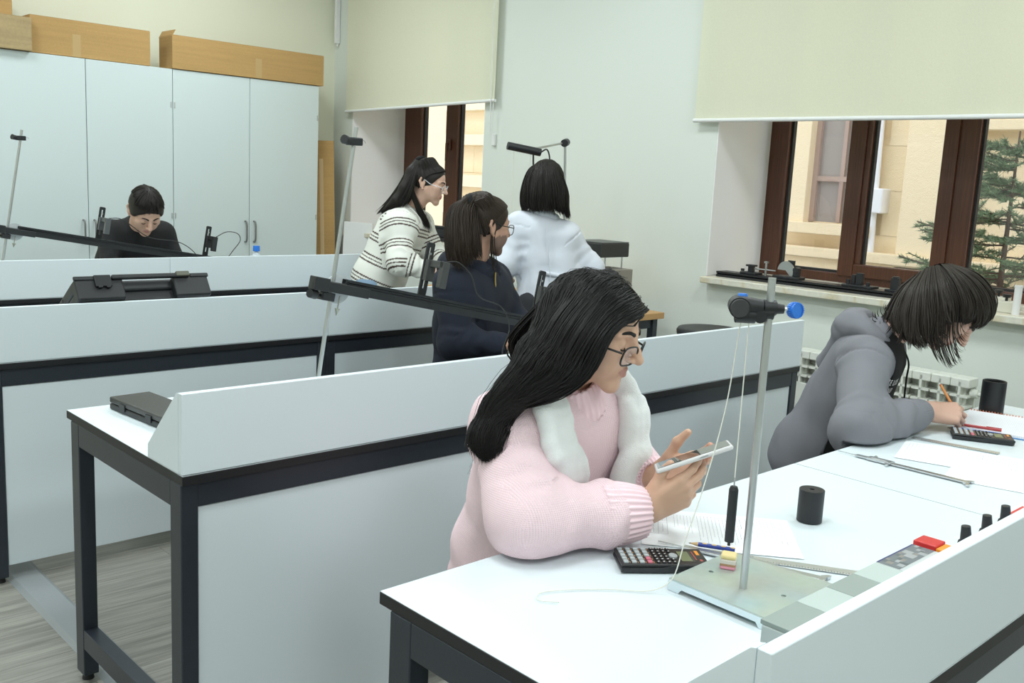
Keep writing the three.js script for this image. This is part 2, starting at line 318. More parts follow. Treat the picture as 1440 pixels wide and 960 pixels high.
// ---------------------------------------------------------------- radiator under the wide window
{
  const x0 = 3.43, x1 = 3.53, g = thing('radiator', 'white sectional radiator on the wall below the wide window', 'radiator', [3.455, 0.1, -2.34]);
  const n = 17, p = 0.0855, parts = [];
  const prof = [];
  const sec = merge([
    (() => { const s = extrude([[-0.05, 0], [0.046, 0], [0.05, 0.54], [0.035, 0.555], [-0.035, 0.558], [-0.05, 0.53]], p - 0.010, 0.004); s.rotateY(-Math.PI / 2); return s; })(),
  ]);
  // section: flanges with openings in the upper half, flat panel below
  const box = (x0_, x1_, y0_, y1_, z0_, z1_, r) => bx(x0_, x1_, y0_, y1_, z0_, z1_, r);
  const secGeo = merge([
    box(-0.05, -0.04, 0.02, 0.395, 0.002, p - 0.002, 0.003), box(-0.050, 0.048, 0.515, 0.556, 0.0008, p - 0.0008, 0.006), box(-0.05, 0.0, 0.39, 0.54, p / 2 - 0.005, p / 2 + 0.005),
    box(-0.05, 0.02, 0.472, 0.482, 0.004, p - 0.004), box(-0.05, 0.02, 0.425, 0.435, 0.004, p - 0.004), box(-0.012, 0.02, 0.02, 0.53, p / 2 - 0.014, p / 2 + 0.014, 0.01), box(0.03, 0.046, 0.02, 0.53, 0.004, p - 0.004), box(-0.045, 0.04, 0.03, 0.52, p / 2 - 0.002, p / 2 + 0.002)]);
  for (let i = 0; i < n; i++) { const m = mesh('section', secGeo, M.radiator, g); m.position.set(0, 0, (i - n / 2) * p); }
  const zE = n / 2 * p;
  mesh('plug', [rod(V(0, 0.49, zE - 0.01), V(0, 0.49, zE + 0.022), 0.02, 0.02, 6), rod(V(0, 0.49, zE + 0.02), V(0, 0.49, zE + 0.04), 0.01)], M.radiator, g);
  mesh('valve', [rod(V(0, 0.49, -zE), V(0, 0.49, -zE - 0.05), 0.014), rod(V(0, 0.49, -zE - 0.03), V(0, 0.05, -zE - 0.03), 0.009)], M.satinSteel, g);
  mesh('valve_knob', rod(V(0, 0.49, -zE - 0.05), V(-0.01, 0.49, -zE - 0.11), 0.022, 0.018, 20), M.whitePlastic, g);
  mesh('wall_bracket', [bx(0.04, 0.143, 0.4, 0.42, -0.5, -0.48), bx(0.04, 0.143, 0.4, 0.42, 0.48, 0.5)], M.satinSteel, g);
}

// ---------------------------------------------------------------- cabinets and boxes on the back wall
const ZC = -6.54;
function cabinet(x0, label) {
  const w = 1.149, h = 2.038, g = thing('storage_cabinet', label, 'cabinet', [x0 + w / 2, 0, (ZC + ZB) / 2 + 0.005]), z1 = ZC - ((ZC + ZB) / 2 + 0.005), z0 = -z1 + 0.01;
  mesh('body', [bx(-w / 2, w / 2, 0.06, h, z0, z1 - 0.02), bx(-w / 2 + 0.01, w / 2 - 0.01, 0, 0.06, z0, z1 - 0.05)], M.cabinet, g);
  for (const s of [-1, 1]) {
    const a = s < 0 ? -w / 2 + 0.0015 : 0.0022, b = s < 0 ? -0.0022 : w / 2 - 0.0015;
    const d = mesh('door', bx(a, b, 0.07, h - 0.002, z1 - 0.018, z1, 0.0015), M.cabinet, g);
    mesh('handle', wire([V(s * 0.035, 0.865, z1 - 0.002), V(s * 0.035, 0.868, z1 + 0.022), V(s * 0.035, 0.885, z1 + 0.03), V(s * 0.035, 0.94, z1 + 0.032), V(s * 0.035, 0.995, z1 + 0.03), V(s * 0.035, 1.012, z1 + 0.022), V(s * 0.035, 1.015, z1 - 0.002)], 0.0062, 30, 8), std([0.22, 0.22, 0.22], 0.4, 0.6), d);
    for (const y of [0.3, 1.05, 1.8]) mesh('hinge', bx(s * w / 2 - s * 0.012 - 0.004, s * w / 2 - s * 0.012 + 0.004, y - 0.02, y + 0.02, z1 - 0.002, z1 + 0.004, 0.002), M.satinSteel, d);
  }
  return g;
}
cabinet(0.901, 'tall pale two-door cabinet behind the boy in black');
cabinet(2.051, 'tall pale two-door cabinet nearest the narrow window');
function carton(name, label, x0, x1, y0, y1, z0, z1, mat, tapeAt, flap) {
  const cx = (x0 + x1) / 2, cz = (z0 + z1) / 2, g = thing(name, label, 'box', [cx, y0, cz]), h = y1 - y0, w = x1 - x0, d = z1 - z0;
  mesh('carton_body', bx(-w / 2, w / 2, 0, h - 0.004, -d / 2, d / 2, 0.003), mat, g);
  mesh('top_flap', bx(-w / 2 + 0.001, w / 2 - 0.002, h - 0.004, h, 0.002, d / 2 - 0.001, 0.001), mat, g);
  mesh('top_flap', bx(-w / 2 + 0.001, w / 2 - 0.002, h - 0.004, h - 0.0005, -d / 2 + 0.001, -0.002, 0.001), mat, g);
  for (const t of tapeAt) mesh('tape_strip', bx(t - 0.025, t + 0.025, h * 0.02, h * 0.62, d / 2, d / 2 + 0.0006), std([0.50, 0.335, 0.145], 0.5), g);
  if (flap) { const f = mesh('end_flap', bx(-0.002, 0.002, 0, 0.05, -d / 2, d / 2), mat, g); f.position.set(-w / 2, h - 0.01, 0); f.rotation.z = -0.5; }
  return g;
}
carton('cardboard_box', 'greyish cardboard box overhanging the cabinets behind the leaning rod', 0.72, 1.148, 2.04, 2.238, -6.86, -6.50, M.cardboardGrey, []);
carton('cardboard_box', 'small carton on top of the greyish cardboard box', 0.55, 1.065, 2.238, 2.42, -6.9, -6.58, M.cardboard, []);
carton('cardboard_box', 'long flat brown carton lying behind the greyish cardboard box', 1.155, 1.905, 2.04, 2.265, -6.80, -6.555, M.cardboard, [-0.1], false);
carton('cardboard_box', 'longest brown carton with open end on the cabinet near the window', 2.045, 3.232, 2.04, 2.262, -6.74, -6.53, M.cardboard, [0.05], true);
{ // tall carton and white board leaning in the corner
  const g = thing('tall_carton', 'tall narrow cardboard carton leaning beside the cabinet end', 'box', [3.40, 0, -6.74]);
  const b = new THREE.Group(); mesh('carton_body', bx(-0.1, 0.1, 0.012, 1.64, -0.09, 0.1, 0.003), M.cardboard, g).rotation.set(-0.01, -0.5, 0.025);
  mesh('tape_strip', bx(-0.015, 0.015, 0.2, 1.5, 0.1005, 0.1012), std([0.66, 0.47, 0.25], 0.35), g).rotation.set(-0.01, -0.5, 0.025);
  const w = thing('white_board', 'white foam board leaning against the wall below the narrow window', 'board', [3.47, 0, -6.42]);
  mesh('board_sheet', bx(-0.01, 0.01, 0.008, 1.02, -0.12, 0.12, 0.003), M.whitePlastic, w).rotation.set(0.02, 0.6, -0.05);
}

// ---------------------------------------------------------------- lab benches, four rows of two
const H = 0.75,  DEP = 0.703, SCR = 0.18, LEN = 1.26, ROWS = { A: -0.50, B: -1.925, C: -3.33, D: -4.82 };
function bench(row, col, label, LN = LEN) {
  const z = ROWS[row], g = thing('lab_bench', label, 'bench', [col * LEN + LN / 2, 0, z - DEP / 2], 0, 'white lab benches with dark frames');
  const a = -LN / 2 + 0.0008, b = LN / 2 - 0.0008, n = DEP / 2, f = -DEP / 2;
  const top = mesh('tabletop', bx(a, b, H - 0.023, H - 0.0016, f, n, 0.002), M.edgeBlack, g);
  mesh('top_surface', bx(a + 0.001, b - 0.001, H - 0.0018, H - 0.0008, f + 0.001, n - 0.001), M.laminateTop, top);
  const lx = 0.04, lz = 0.055;
  for (const s of [-1, 1]) for (const t of [-1, 1]) {
    const x0 = s < 0 ? a : b - lx, z0 = t < 0 ? f + 0.03 : n - 0.008 - lz;
    const l = mesh('leg', bx(x0, x0 + lx, 0.02, H - 0.0235, z0, z0 + lz, 0.003), M.frame, g);
    mesh('foot', rod(V(x0 + lx / 2, 0, z0 + lz / 2), V(x0 + lx / 2, 0.022, z0 + lz / 2), 0.016, 0.012, 12), M.rubber, l);
  }
  for (const s of [-1, 1]) {
    const x0 = s < 0 ? a : b - lx;
    mesh('side_rail', bx(x0 + 0.0005, x0 + lx - 0.0005, H - 0.083, H - 0.0236, f + 0.03 + lz, n - 0.008 - lz, 0.002), M.frame, g);
    mesh('stretcher', bx(x0 + 0.001, x0 + lx - 0.001, 0.10, 0.155, f + 0.03 + lz, n - 0.008 - lz, 0.002), M.frame, g);
  }
  mesh('front_rail', bx(a + lx, b - lx, H - 0.0785, H - 0.0236, n - 0.06, n - 0.0095, 0.002), M.frame, g);
  mesh('back_rail', bx(a + lx, b - lx, H - 0.0785, H - 0.0236, f + 0.035, f + 0.075, 0.002), M.frame, g);
  mesh('modesty_panel', bx(a + lx + 0.002, b - lx - 0.002, 0.06, H - 0.08, n - 0.032, n - 0.014, 0.0015), M.laminate, g);
  const sc = mesh('screen', bx(a, b, H + 0.0006, H + SCR, n - 0.019, n, 0.002), M.laminate, g);
  const wing = extrude([[0.019, H + 0.0006], [0.019, H + SCR], [0.026, H + SCR - 0.002], [0.176, H + 0.032], [0.178, H + 0.0006]], 0.018, 0.0008);
  wing.rotateY(Math.PI / 2); // shape x becomes -z
  const wg = mesh('screen_wing', wing, M.laminate, g); wg.position.set(col ? b - 0.018 : a, 0, n);
  return g;
}
bench('A', 0, 'lab bench where the girl in pink sits');
bench('A', 1, 'lab bench where the person in the grey hoodie writes');
bench('B', 0, 'lab bench directly behind the girl in pink, with flat black case');
bench('B', 1, 'lab bench of the second row, its end near the radiator');
bench('C', 0, 'lab bench carrying the upright black carrying case');
bench('C', 1, 'shorter lab bench behind the person in the navy hoodie', 0.84);
bench('D', 0, 'lab bench of the boy in black with leaning rod');
bench('D', 1, 'lab bench behind the girl in the striped sweater');
// floor trunking along the row ends
{
  const g = extrude([[-0.055, 0], [-0.04, 0.011], [0.04, 0.011], [0.055, 0]], 5.4); g.translate(0, 0, -5.2);
  const m = mesh('floor_trunking', g, std([0.27, 0.29, 0.30], 0.42, 0, { bumpMap: fineBump, bumpScale: 0.0002 }));
  m.position.set(0.098, 0.0005, 0); tag(m, 'grey floor cable cover running under the bench ends', 'cable cover');
}
// wooden table by the window wall
{
  const g = thing('wooden_table', 'pine topped side table by the wall between the windows', 'table', [3.215, 0, -4.1]);
  mesh('tabletop', bx(-0.24, 0.24, 0.685, 0.72, -0.78, 0.78, 0.003), M.pine, g);
  for (const s of [-1, 1]) for (const t of [-1, 1]) mesh('leg', bx(s * 0.20 - 0.02, s * 0.20 + 0.02, 0, 0.685, t * 0.73 - 0.02, t * 0.73 + 0.02, 0.002), M.frame, g);
  for (const t of [-1, 1]) mesh('apron', bx(-0.18, 0.18, 0.63, 0.684, t * 0.73 - 0.01, t * 0.73 + 0.01), M.frame, g);
}

// ---------------------------------------------------------------- inclined track apparatus (rows B and D)
function track(label, z, baseX, rodFoot, rodTop, railStart, railEnd, clampY, gates) {
  const g = thing('inclined_track', label, 'lab apparatus', [rodFoot[0], H, z]);
  const P = (x, y, dz = 0) => V(x - rodFoot[0], y - H, dz);
  const a = P(railStart[0], railStart[1]), b = P(railEnd[0], railEnd[1]), dir = V().subVectors(b, a).normalize(), nrm = V(-dir.y, dir.x, 0), L = a.distanceTo(b);
  const place = (m, t, lift = 0, dz = 0) => { m.position.copy(a).addScaledVector(dir, t).addScaledVector(nrm, lift); m.position.z += dz; m.rotation.z = Math.atan2(dir.y, dir.x); return m; };
  mesh('support_rod', rod(P(rodFoot[0], H + 0.02), P(rodTop[0], rodTop[1]), 0.0062, 0.0062, 16), M.steel, g);
  mesh('foot', [bx(-0.09, 0.09, 0.0, 0.022, -0.02, 0.02, 0.006), bx(-0.02, 0.02, 0, 0.022, -0.09, 0.09, 0.006)], M.blackMetal, g);
  // grooved rail: outline in (z, y)
  const pr = [[-0.03, 0], [0.03, 0], [0.03, 0.022], [0.026, 0.024], [0.026, 0.030], [0.03, 0.032], [0.03, 0.04], [0.021, 0.04], [0.021, 0.033], [0.016, 0.028], [0.004, 0.028], [0.004, 0.04], [-0.004, 0.04], [-0.004, 0.028], [-0.016, 0.028], [-0.021, 0.033], [-0.021, 0.04], [-0.03, 0.04], [-0.03, 0.032], [-0.026, 0.03], [-0.026, 0.024], [-0.03, 0.022]];
  const rg = extrude(pr, L); rg.rotateY(Math.PI / 2); place(mesh('rail', rg, M.blackMetal, g), 0, -0.02);
  place(mesh('rail_end_plate', bx(-0.005, 0, -0.002, 0.04, -0.031, 0.031, 0.001), M.blackPlastic, g), L + 0.005, -0.02);
  const ft = mesh('rail_foot', bx(-0.02, 0.02, 0, b.y - 0.016, -0.04, 0.04, 0.004), M.blackPlastic, g); ft.position.set(b.x - 0.04, 0, 0);
  // bracket holding the rail on the rod
  const cl = place(mesh('rod_clamp', [bx(-0.115, 0.075, -0.024, 0.004, 0.031, 0.041, 0.002), bx(-0.115, -0.065, -0.026, 0.012, 0.012, 0.045, 0.003), bx(-0.075, -0.035, -0.050, -0.026, -0.004, 0.036, 0.003), bx(-0.055, 0.0, -0.02, 0.006, -0.02, 0.031, 0.003)], M.blackPlastic, g), 0.0, 0);
  mesh('clamp_screw', [rod(V(-0.075, -0.038, 0.018), V(-0.1, -0.038, 0.026), 0.004), rod(V(-0.095, -0.038, 0.024), V(-0.118, -0.038, 0.032), 0.014, 0.012, 14)], M.blackMetal, cl);
  const dq = new THREE.CylinderGeometry(0.042, 0.042, 0.004, 40); dq.rotateX(Math.PI / 2); dq.translate(-0.01, -0.012, 0.0);
  mesh('protractor_disc', dq, std([0.55, 0.58, 0.6], 0.25), cl);
  const ar = new THREE.CylinderGeometry(0.0, 0.009, 0.022, 4); ar.rotateX(Math.PI); ar.translate(-0.012, -0.078, 0.022);
  mesh('plumb_pointer', [ar, rod(V(-0.012, -0.067, 0.022), V(-0.012, -0.03, 0.022), 0.002)], std([0.35, 0.36, 0.3], 0.4, 0.7), cl);
  // upper stop on the rod
  const rd = V().subVectors(P(rodTop[0], rodTop[1]), P(rodFoot[0], H + 0.02)).normalize(), up = P(rodTop[0], rodTop[1]).addScaledVector(rd, -0.04);
  const st = mesh('rod_stop', [bx(-0.022, 0.022, -0.011, 0.011, -0.014, 0.014, 0.004), rod(V(-0.02, 0, 0.004), V(-0.042, 0.004, 0.012), 0.011, 0.013, 12)], M.blackPlastic, g); st.position.copy(up);
  const hk = new THREE.TorusGeometry(0.008, 0.0012, 6, 20, 4.5); hk.translate(0.03, -0.003, 0); mesh('hook', hk, M.steel, st);
  // light gates
  for (const [gx, s, cable] of gates) {
    const t = (gx - railStart[0]) / dir.x;
    const q = new THREE.Group(); q.name = 'light_gate'; g.add(q); place(q, t, 0.02, -0.034);
    const sh = new THREE.Shape(); const w = 0.015, hh = 0.165; sh.moveTo(-w, -0.03); sh.lineTo(w, -0.03); sh.lineTo(w, hh - 0.004); sh.lineTo(w - 0.004, hh); sh.lineTo(-w + 0.004, hh); sh.lineTo(-w, hh - 0.004);
    for (const [y0, y1] of [[0.02, 0.055], [0.085, 0.15]]) { const ho = new THREE.Path(); ho.moveTo(-0.004, y0); ho.lineTo(0.004, y0); ho.lineTo(0.004, y1); ho.lineTo(-0.004, y1); sh.holes.push(ho); }
    const pl = new THREE.ExtrudeGeometry(sh, { depth: 0.006, bevelEnabled: false }); mesh('slotted_plate', pl, M.blackPlastic, q);
    mesh('carriage', [bx(-0.013, 0.02, 0.045, 0.112, 0.006, 0.024, 0.002), bx(-0.006, 0.02, 0.09, 0.112, 0.006, 0.088, 0.002), bx(-0.006, 0.02, 0.03, 0.112, 0.07, 0.09, 0.002)], s, q);
    mesh('mark_strip', [bx(0.0201, 0.0205, 0.099, 0.103, 0.016, 0.05), bx(-0.002, 0.018, 0.1121, 0.1123, 0.074, 0.078)], M.whitePlastic, q);
    mesh('screw', rod(V(0.0, 0.13, 0.006), V(0, 0.13, 0.01), 0.004), M.steel, q);
    mesh('lead', wire(cable.map((c) => V(...c)), 0.0022, 50, 6), M.rubber, q);
  }
  return g;
}
track('inclined track with leaning steel rod beside the navy hoodie', -2.35, 0, [0.593, H], [0.712, 1.535], [0.672, 1.088], [2.08, 0.80], 1.075,
  [[0.985, std([0.05, 0.052, 0.05], 0.5), [[0.01, 0.112, 0.08], [0.05, 0.12, 0.085], [0.11, 0.09, 0.09], [0.15, 0.03, 0.1], [0.24, 0.01, 0.12], [0.29, -0.05, 0.12], [0.28, -0.13, 0.12], [0.31, -0.18, 0.12]]],
   [1.485, std([0.05, 0.052, 0.05], 0.5), [[0.01, 0.112, 0.08], [0.04, 0.1, 0.09], [0.06, 0.03, 0.1], [0.07, -0.06, 0.11]]]]);
track('inclined track with leaning rod in front of the boy in black', -5.15, 0, [0.540, H], [0.668, 1.532], [0.632, 1.048], [2.1, 0.805], 1.03,
  [[1.03, std([0.09, 0.095, 0.1], 0.35), [[0.01, 0.112, 0.08], [0.06, 0.12, 0.1], [0.22, 0.05, 0.11], [0.38, 0.05, 0.12], [0.46, 0.02, 0.12], [0.53, -0.04, 0.12], [0.56, -0.07, 0.13]]],
   [1.62, std([0.02, 0.02, 0.021], 0.5), [[0.01, 0.112, 0.085], [0.06, 0.15, 0.1], [0.13, 0.15, 0.1], [0.15, 0.12, 0.1], [0.12, 0.06, 0.1], [0.07, -0.01, 0.1], [0.02, -0.02, 0.09]]]]);

// ---------------------------------------------------------------- black carrying case leaning on the screen of row C
{
  const g = thing('carrying_case', 'black plastic carrying case with handle leaning on a bench screen', 'case', [0.525, H, -3.6335]);
  const q = new THREE.Group(); q.name = 'shell'; g.add(q); q.position.set(0, 0.043, 0);
  // local: x length, y from hinge to handle, z thickness (towards the camera when upright)
  const w = 0.238, L = 0.33;
  q.rotation.x = 0.98; // lean towards the screen
  mesh('lower_half', bx(-w, w, 0, L - 0.03, 0.0, 0.044, 0.012), M.blackPlastic, q);
  mesh('upper_half', bx(-w, w, 0, L - 0.03, -0.044, -0.001, 0.012), M.blackPlastic, q);
  mesh('handle_block', bx(-w, -0.075, L - 0.045, L, -0.04, 0.042, 0.008), M.blackPlastic, q); mesh('handle_block', bx(0.105, w, L - 0.045, L, -0.04, 0.042, 0.008), M.blackPlastic, q);
  for (const [a, b] of [[-w - 0.003, -0.155], [0.17, w + 0.003]]) mesh('edge_rim', bx(a, b, L - 0.006, L + 0.004, -0.046, -0.03, 0.004), M.blackPlastic, q);
  mesh('handle', [bx(-0.115, 0.165, L - 0.004, L + 0.012, -0.046, -0.028, 0.006)], M.blackPlastic, q);
  mesh('latch', [bx(-0.175, -0.118, L - 0.002, L + 0.01, -0.046, -0.002, 0.003), bx(-0.168, -0.152, L + 0.004, L + 0.012, -0.004, 0.004, 0.002), bx(-0.14, -0.125, L + 0.004, L + 0.012, -0.004, 0.004, 0.002)], M.blackMetal, q);
  mesh('catch', bx(0.115, 0.165, L + 0.002, L + 0.016, -0.05, -0.03, 0.004), std([0.11, 0.11, 0.08], 0.5), q);
  mesh('rib', [0.06, 0.12, 0.18].map((y) => bx(-w - 0.002, -w + 0.004, y, y + 0.006, -0.03, 0.03)), M.blackPlastic, q);
}
// flat black case on the free end of row B
{
  const g = thing('flat_case', 'flat closed black instrument case on the bench end', 'case', [0.165, H, -2.435], 0.08);
  mesh('case_base', bx(-0.057, 0.057, 0, 0.016, -0.15, 0.15, 0.004), M.blackPlastic, g);
  mesh('case_lid', bx(-0.057, 0.057, 0.0175, 0.034, -0.15, 0.15, 0.004), std([0.03, 0.03, 0.03], 0.35), g);
  for (const z of [-0.075, 0.065]) mesh('clasp', bx(-0.060, -0.056, 0.008, 0.026, z - 0.015, z + 0.015, 0.001), M.blackMetal, g);
}
{
  const g = thing('blue_cap_bottle', 'small clear bottle with blue cap on the bench near the window', 'bottle', [2.02, H, -5.32]);
  mesh('bottle_body', new THREE.LatheGeometry([[0, 0], [0.028, 0], [0.03, 0.01], [0.03, 0.115], [0.024, 0.14], [0.012, 0.152], [0.012, 0.165]].map((p) => new THREE.Vector2(...p)), 20), std([0.6, 0.66, 0.7], 0.2), g);
  mesh('cap', rod(V(0, 0.16, 0), V(0, 0.192, 0), 0.021, 0.02, 20), M.blue, g);
}
// ---------------------------------------------------------------- pendulum stand on row A
{
  const g = thing('pendulum_stand', 'steel rod stand with clamp and hanging black bob beside the calculator', 'lab stand', [0.454, H, -0.82]);
  const q = new THREE.Group(); q.name = 'base_plate_assembly';
  const R = (x, y, z) => V(x - 0.454, y - H, z + 0.82);
  // bent plate: top sheet, two side skirts cut away between the feet
  const c = [R(0.388, 0.77, -0.921), R(0.572, 0.77, -0.928), R(0.594, 0.77, -0.738), R(0.386, 0.77, -0.722)];
  const sh = new THREE.Shape(c.map((p) => new THREE.Vector2(p.x, -p.z))), ex = [[0.030, -0.05], [-0.005, 0.05]];
  for (const [hx, hz] of [[R(0.468, 0, -0.893).x, R(0, 0, -0.893).z], [R(0, 0, 0).x + 0.482, R(0, 0, -0.762).z]]) { const o = new THREE.Path(); o.absellipse(hx, -hz, 0.0042, 0.0042, 0, 6.283); sh.holes.push(o); }
  const pg = new THREE.ExtrudeGeometry(sh, { depth: 0.0025, bevelEnabled: false }); pg.rotateX(-Math.PI / 2); pg.translate(0, 0.0175, 0);
  boxUV(pg);
  mesh('base_plate', pg, M.zinc, g);
  const skirt = (a, b) => { const d = V().subVectors(b, a), l = d.length(); const s = extrude([[0, 0.0175], [0, 0], [0.022, 0], [0.028, 0.008], [l - 0.028, 0.008], [l - 0.022, 0], [l, 0], [l, 0.0175]], 0.0025); s.rotateY(-Math.atan2(d.z, d.x)); s.translate(a.x, 0, a.z); return s; };
  const cc = c.map((p) => V(p.x, 0, p.z));
  for (const [i, j] of [[0, 3], [1, 2]]) mesh('base_skirt', skirt(cc[i], cc[j]), std([0.7, 0.78, 0.82], 0.35, 0.6), g);
  mesh('rod', rod(V(0, 0.018, 0), V(0, 0.531, 0), 0.0061, 0.0061, 20), M.satinSteel, g);
  // boss head; its axis lies across the view: ax points towards the blue screw
  const ax = V(0.724, 0, 0.69), fw = V(-0.69, 0, 0.724), y = 0.484;
  const at = (s, dy = 0, f = 0) => V(0, y + dy, 0).addScaledVector(ax, s).addScaledVector(fw, f);
  const cl = mesh('clamp', [rod(at(-0.052, 0.0, 0.026), at(-0.045, 0.0, -0.018), 0.0165, 0.0165, 24), rod(at(-0.052, -0.0135), at(-0.022, -0.0135), 0.0125, 0.0125, 18), rod(at(-0.045, 0.002), at(-0.012, 0.0), 0.015, 0.0125, 18), rod(at(-0.012, -0.008), at(0.006, -0.008), 0.011, 0.011, 16), rod(at(-0.016, -0.014, 0.012), at(-0.014, -0.014, -0.01), 0.010, 0.010, 14), rod(at(-0.010, 0.0), at(0.010, 0.0), 0.0125, 0.012, 8), rod(at(0.010, -0.001), at(0.022, -0.001), 0.0085, 0.0075, 12)], M.blackPlastic, g);
  mesh('clamp_face', rod(at(-0.0525, 0.0, 0.0262), at(-0.0530, 0.0, 0.031), 0.0145, 0.0138, 24), std([0.045, 0.046, 0.048], 0.45), cl);
  mesh('screw', rod(at(0.018, -0.001), at(0.040, -0.002), 0.0032, 0.0032, 12), M.steel, cl);
  const kn = []; const k0 = at(0.036, -0.002), k1 = at(0.046, -0.002), side = V(0.55, 0.12, 0.83).normalize();
  const kd = V(-0.50, 0.08, 0.80).normalize();
  kn.push(rod(at(0.038, -0.002).addScaledVector(kd, -0.005), at(0.042, -0.002).addScaledVector(kd, 0.006), 0.0122, 0.0122, 20));
  for (let i = 0; i < 24; i++) { const u = V(0, 1, 0).cross(kd).normalize(), v = kd.clone().cross(u), p = at(0.04, -0.002).addScaledVector(u, 0.0120 * Math.cos(i * 0.2618)).addScaledVector(v, 0.0120 * Math.sin(i * 0.2618)); kn.push(rod(p.clone().addScaledVector(kd, -0.005), p.clone().addScaledVector(kd, 0.006), 0.0011, 0.0011, 6)); }
  mesh('blue_knob', kn, M.blue, cl).userData.label = 'blue ribbed screw knob';
  mesh('blue_cap', rod(at(-0.042, 0.016, -0.006), at(-0.042, 0.0195, -0.006), 0.008, 0.007, 14), M.blue, cl);
  // strings and bob
  const b0 = at(-0.030, -0.025), b1 = V(b0.x - 0.0005, 0, b0.z); b1.y = 0.205;
  mesh('string', [wire([b0, V(b0.x, 0.33, b0.z), V(b0.x, 0.205, b0.z)], 0.0011, 20, 6)], M.cotton, g);
  mesh('bob', [rod(V(b0.x, 0.187, b0.z), V(b0.x, 0.192, b0.z), 0.0074, 0.0056, 24), rod(V(b0.x, 0.099, b0.z), V(b0.x, 0.187, b0.z), 0.0076, 0.0076, 24), rod(V(b0.x, 0.092, b0.z), V(b0.x, 0.099, b0.z), 0.0025, 0.0025, 10)], M.blackPlastic, g);
  mesh('hook', rod(V(b0.x, 0.19, b0.z), V(b0.x, 0.207, b0.z), 0.0012, 0.0012, 8), M.steel, g);
  const s0 = at(-0.043, -0.025);
  mesh('loose_string', wire([s0, R(0.435, 1.06, -0.872), R(0.418, 0.93, -0.889), R(0.393, 0.84, -0.899), R(0.372, 0.775, -0.905), R(0.352, 0.756, -0.925), R(0.30, 0.7525, -0.978), R(0.235, 0.7525, -1.022), R(0.195, 0.7525, -1.035), R(0.178, 0.7525, -1.018), R(0.199, 0.7525, -0.992)], 0.001, 140, 6), M.cotton, g);
}
// ---------------------------------------------------------------- small things on row A
function flat(name, label, cat, pos, turn) { return thing(name, label, cat, pos, turn); }
function calculator(label, pos, turn, simple) {
  const g = thing('calculator', label, 'calculator', pos, turn), dark = std([0.018, 0.019, 0.021], 0.42);
  // local: length along x (keys at -x, display at +x), width along z
  mesh('back_shell', bx(-0.081, 0.079, 0, 0.011, -0.039, 0.039, 0.006), dark, g);
  const face = mesh('front_plate', bx(-0.080, 0.078, 0.010, 0.0165, -0.0375, 0.0375, 0.003), std([0.02, 0.019, 0.019], 0.38), g);
  mesh('display_window', bx(0.029, 0.0555, 0.0160, 0.0168, -0.024, 0.026, 0.0005), std([0.03, 0.032, 0.03], 0.2), g);
  mesh('display', bx(0.0305, 0.050, 0.0168, 0.0171, -0.021, 0.023), std([0.18, 0.21, 0.11], 0.3), g);
  mesh('maker_print', [bx(0.064, 0.070, 0.0165, 0.01665, -0.026, -0.006)], M.orange, g).scale.set(1, 1, 1);
  mesh('model_print', [bx(0.0575, 0.0595, 0.0165, 0.01665, -0.022, 0.016), bx(0.0645, 0.069, 0.0165, 0.01665, 0.014, 0.022)], std([0.5, 0.1, 0.08], 0.5), g);
  const grey = std([0.42, 0.45, 0.46], 0.45), blk = std([0.01, 0.01, 0.011], 0.4), pink = std([0.6, 0.16, 0.22], 0.45), white = std([0.7, 0.7, 0.7], 0.5), org = std([0.6, 0.3, 0.1], 0.6);
  const big = bx(-0.0044, 0.0044, 0, 0.0035, -0.0052, 0.0052, 0.0012), small = bx(-0.0032, 0.0032, 0, 0.003, -0.004, 0.004, 0.001), dot = bx(-0.0014, 0.0014, 0.003, 0.0032, -0.0014, 0.0014), bar = bx(-0.0006, 0.0006, 0, 0.00015, -0.003, 0.003);
  for (let r = 0; r < 4; r++) for (let c = 0; c < 5; c++) {
    const k = mesh('key', big, (c >= 3 && r === 3) ? pink : grey, g); k.position.set(-0.071 + r * 0.0142, 0.016, -0.029 + c * 0.0144);
    const t = mesh('key_print', bar, org, g); t.position.set(-0.0638 + r * 0.0142, 0.0166, -0.029 + c * 0.0144);
  }
  for (let r = 0; r < 4; r++) for (let c = 0; c < 6; c++) {
    if (r === 3 && c > 1 && c < 4) continue;
    const k = mesh('key', small, blk, g); k.position.set(-0.0135 + r * 0.0098, 0.016, -0.030 + c * 0.0119);
    mesh('key_mark', dot, white, k);
  }
  const el = new THREE.CylinderGeometry(1, 1, 0.003, 28); el.scale(0.0075, 1, 0.0105); el.translate(0.0195, 0.0175, 0.001); mesh('cursor_pad', el, grey, g);
  mesh('lid_edge', extrude([[-0.081, 0.002], [0.0, 0.002], [0.02, 0.008], [0.079, 0.009], [0.079, 0.0155], [0.012, 0.0145], [-0.008, 0.0105], [-0.081, 0.0095]], 0.002, 0.0005).translate(0, 0, 0.0375), dark, g);
  return g;
}
calculator('black scientific calculator on the bench before the girl in pink', [0.461, H, -0.993], -0.66);
calculator('dark scientific calculator beside the notebook on the far bench', [1.950, H, -1.015], -1.09);
function sheet(label, pos, turn, w, h, draw) {
  const g = new THREE.PlaneGeometry(w, h, 8, 10); g.rotateX(-Math.PI / 2);
  const m = mesh('paper_sheet', g, std(0xffffff, 0.9, 0, { map: canvasTexture(700, 990, draw), side: THREE.DoubleSide }));
  m.position.set(...pos); m.rotation.y = turn; return tag(m, label, 'paper');
}
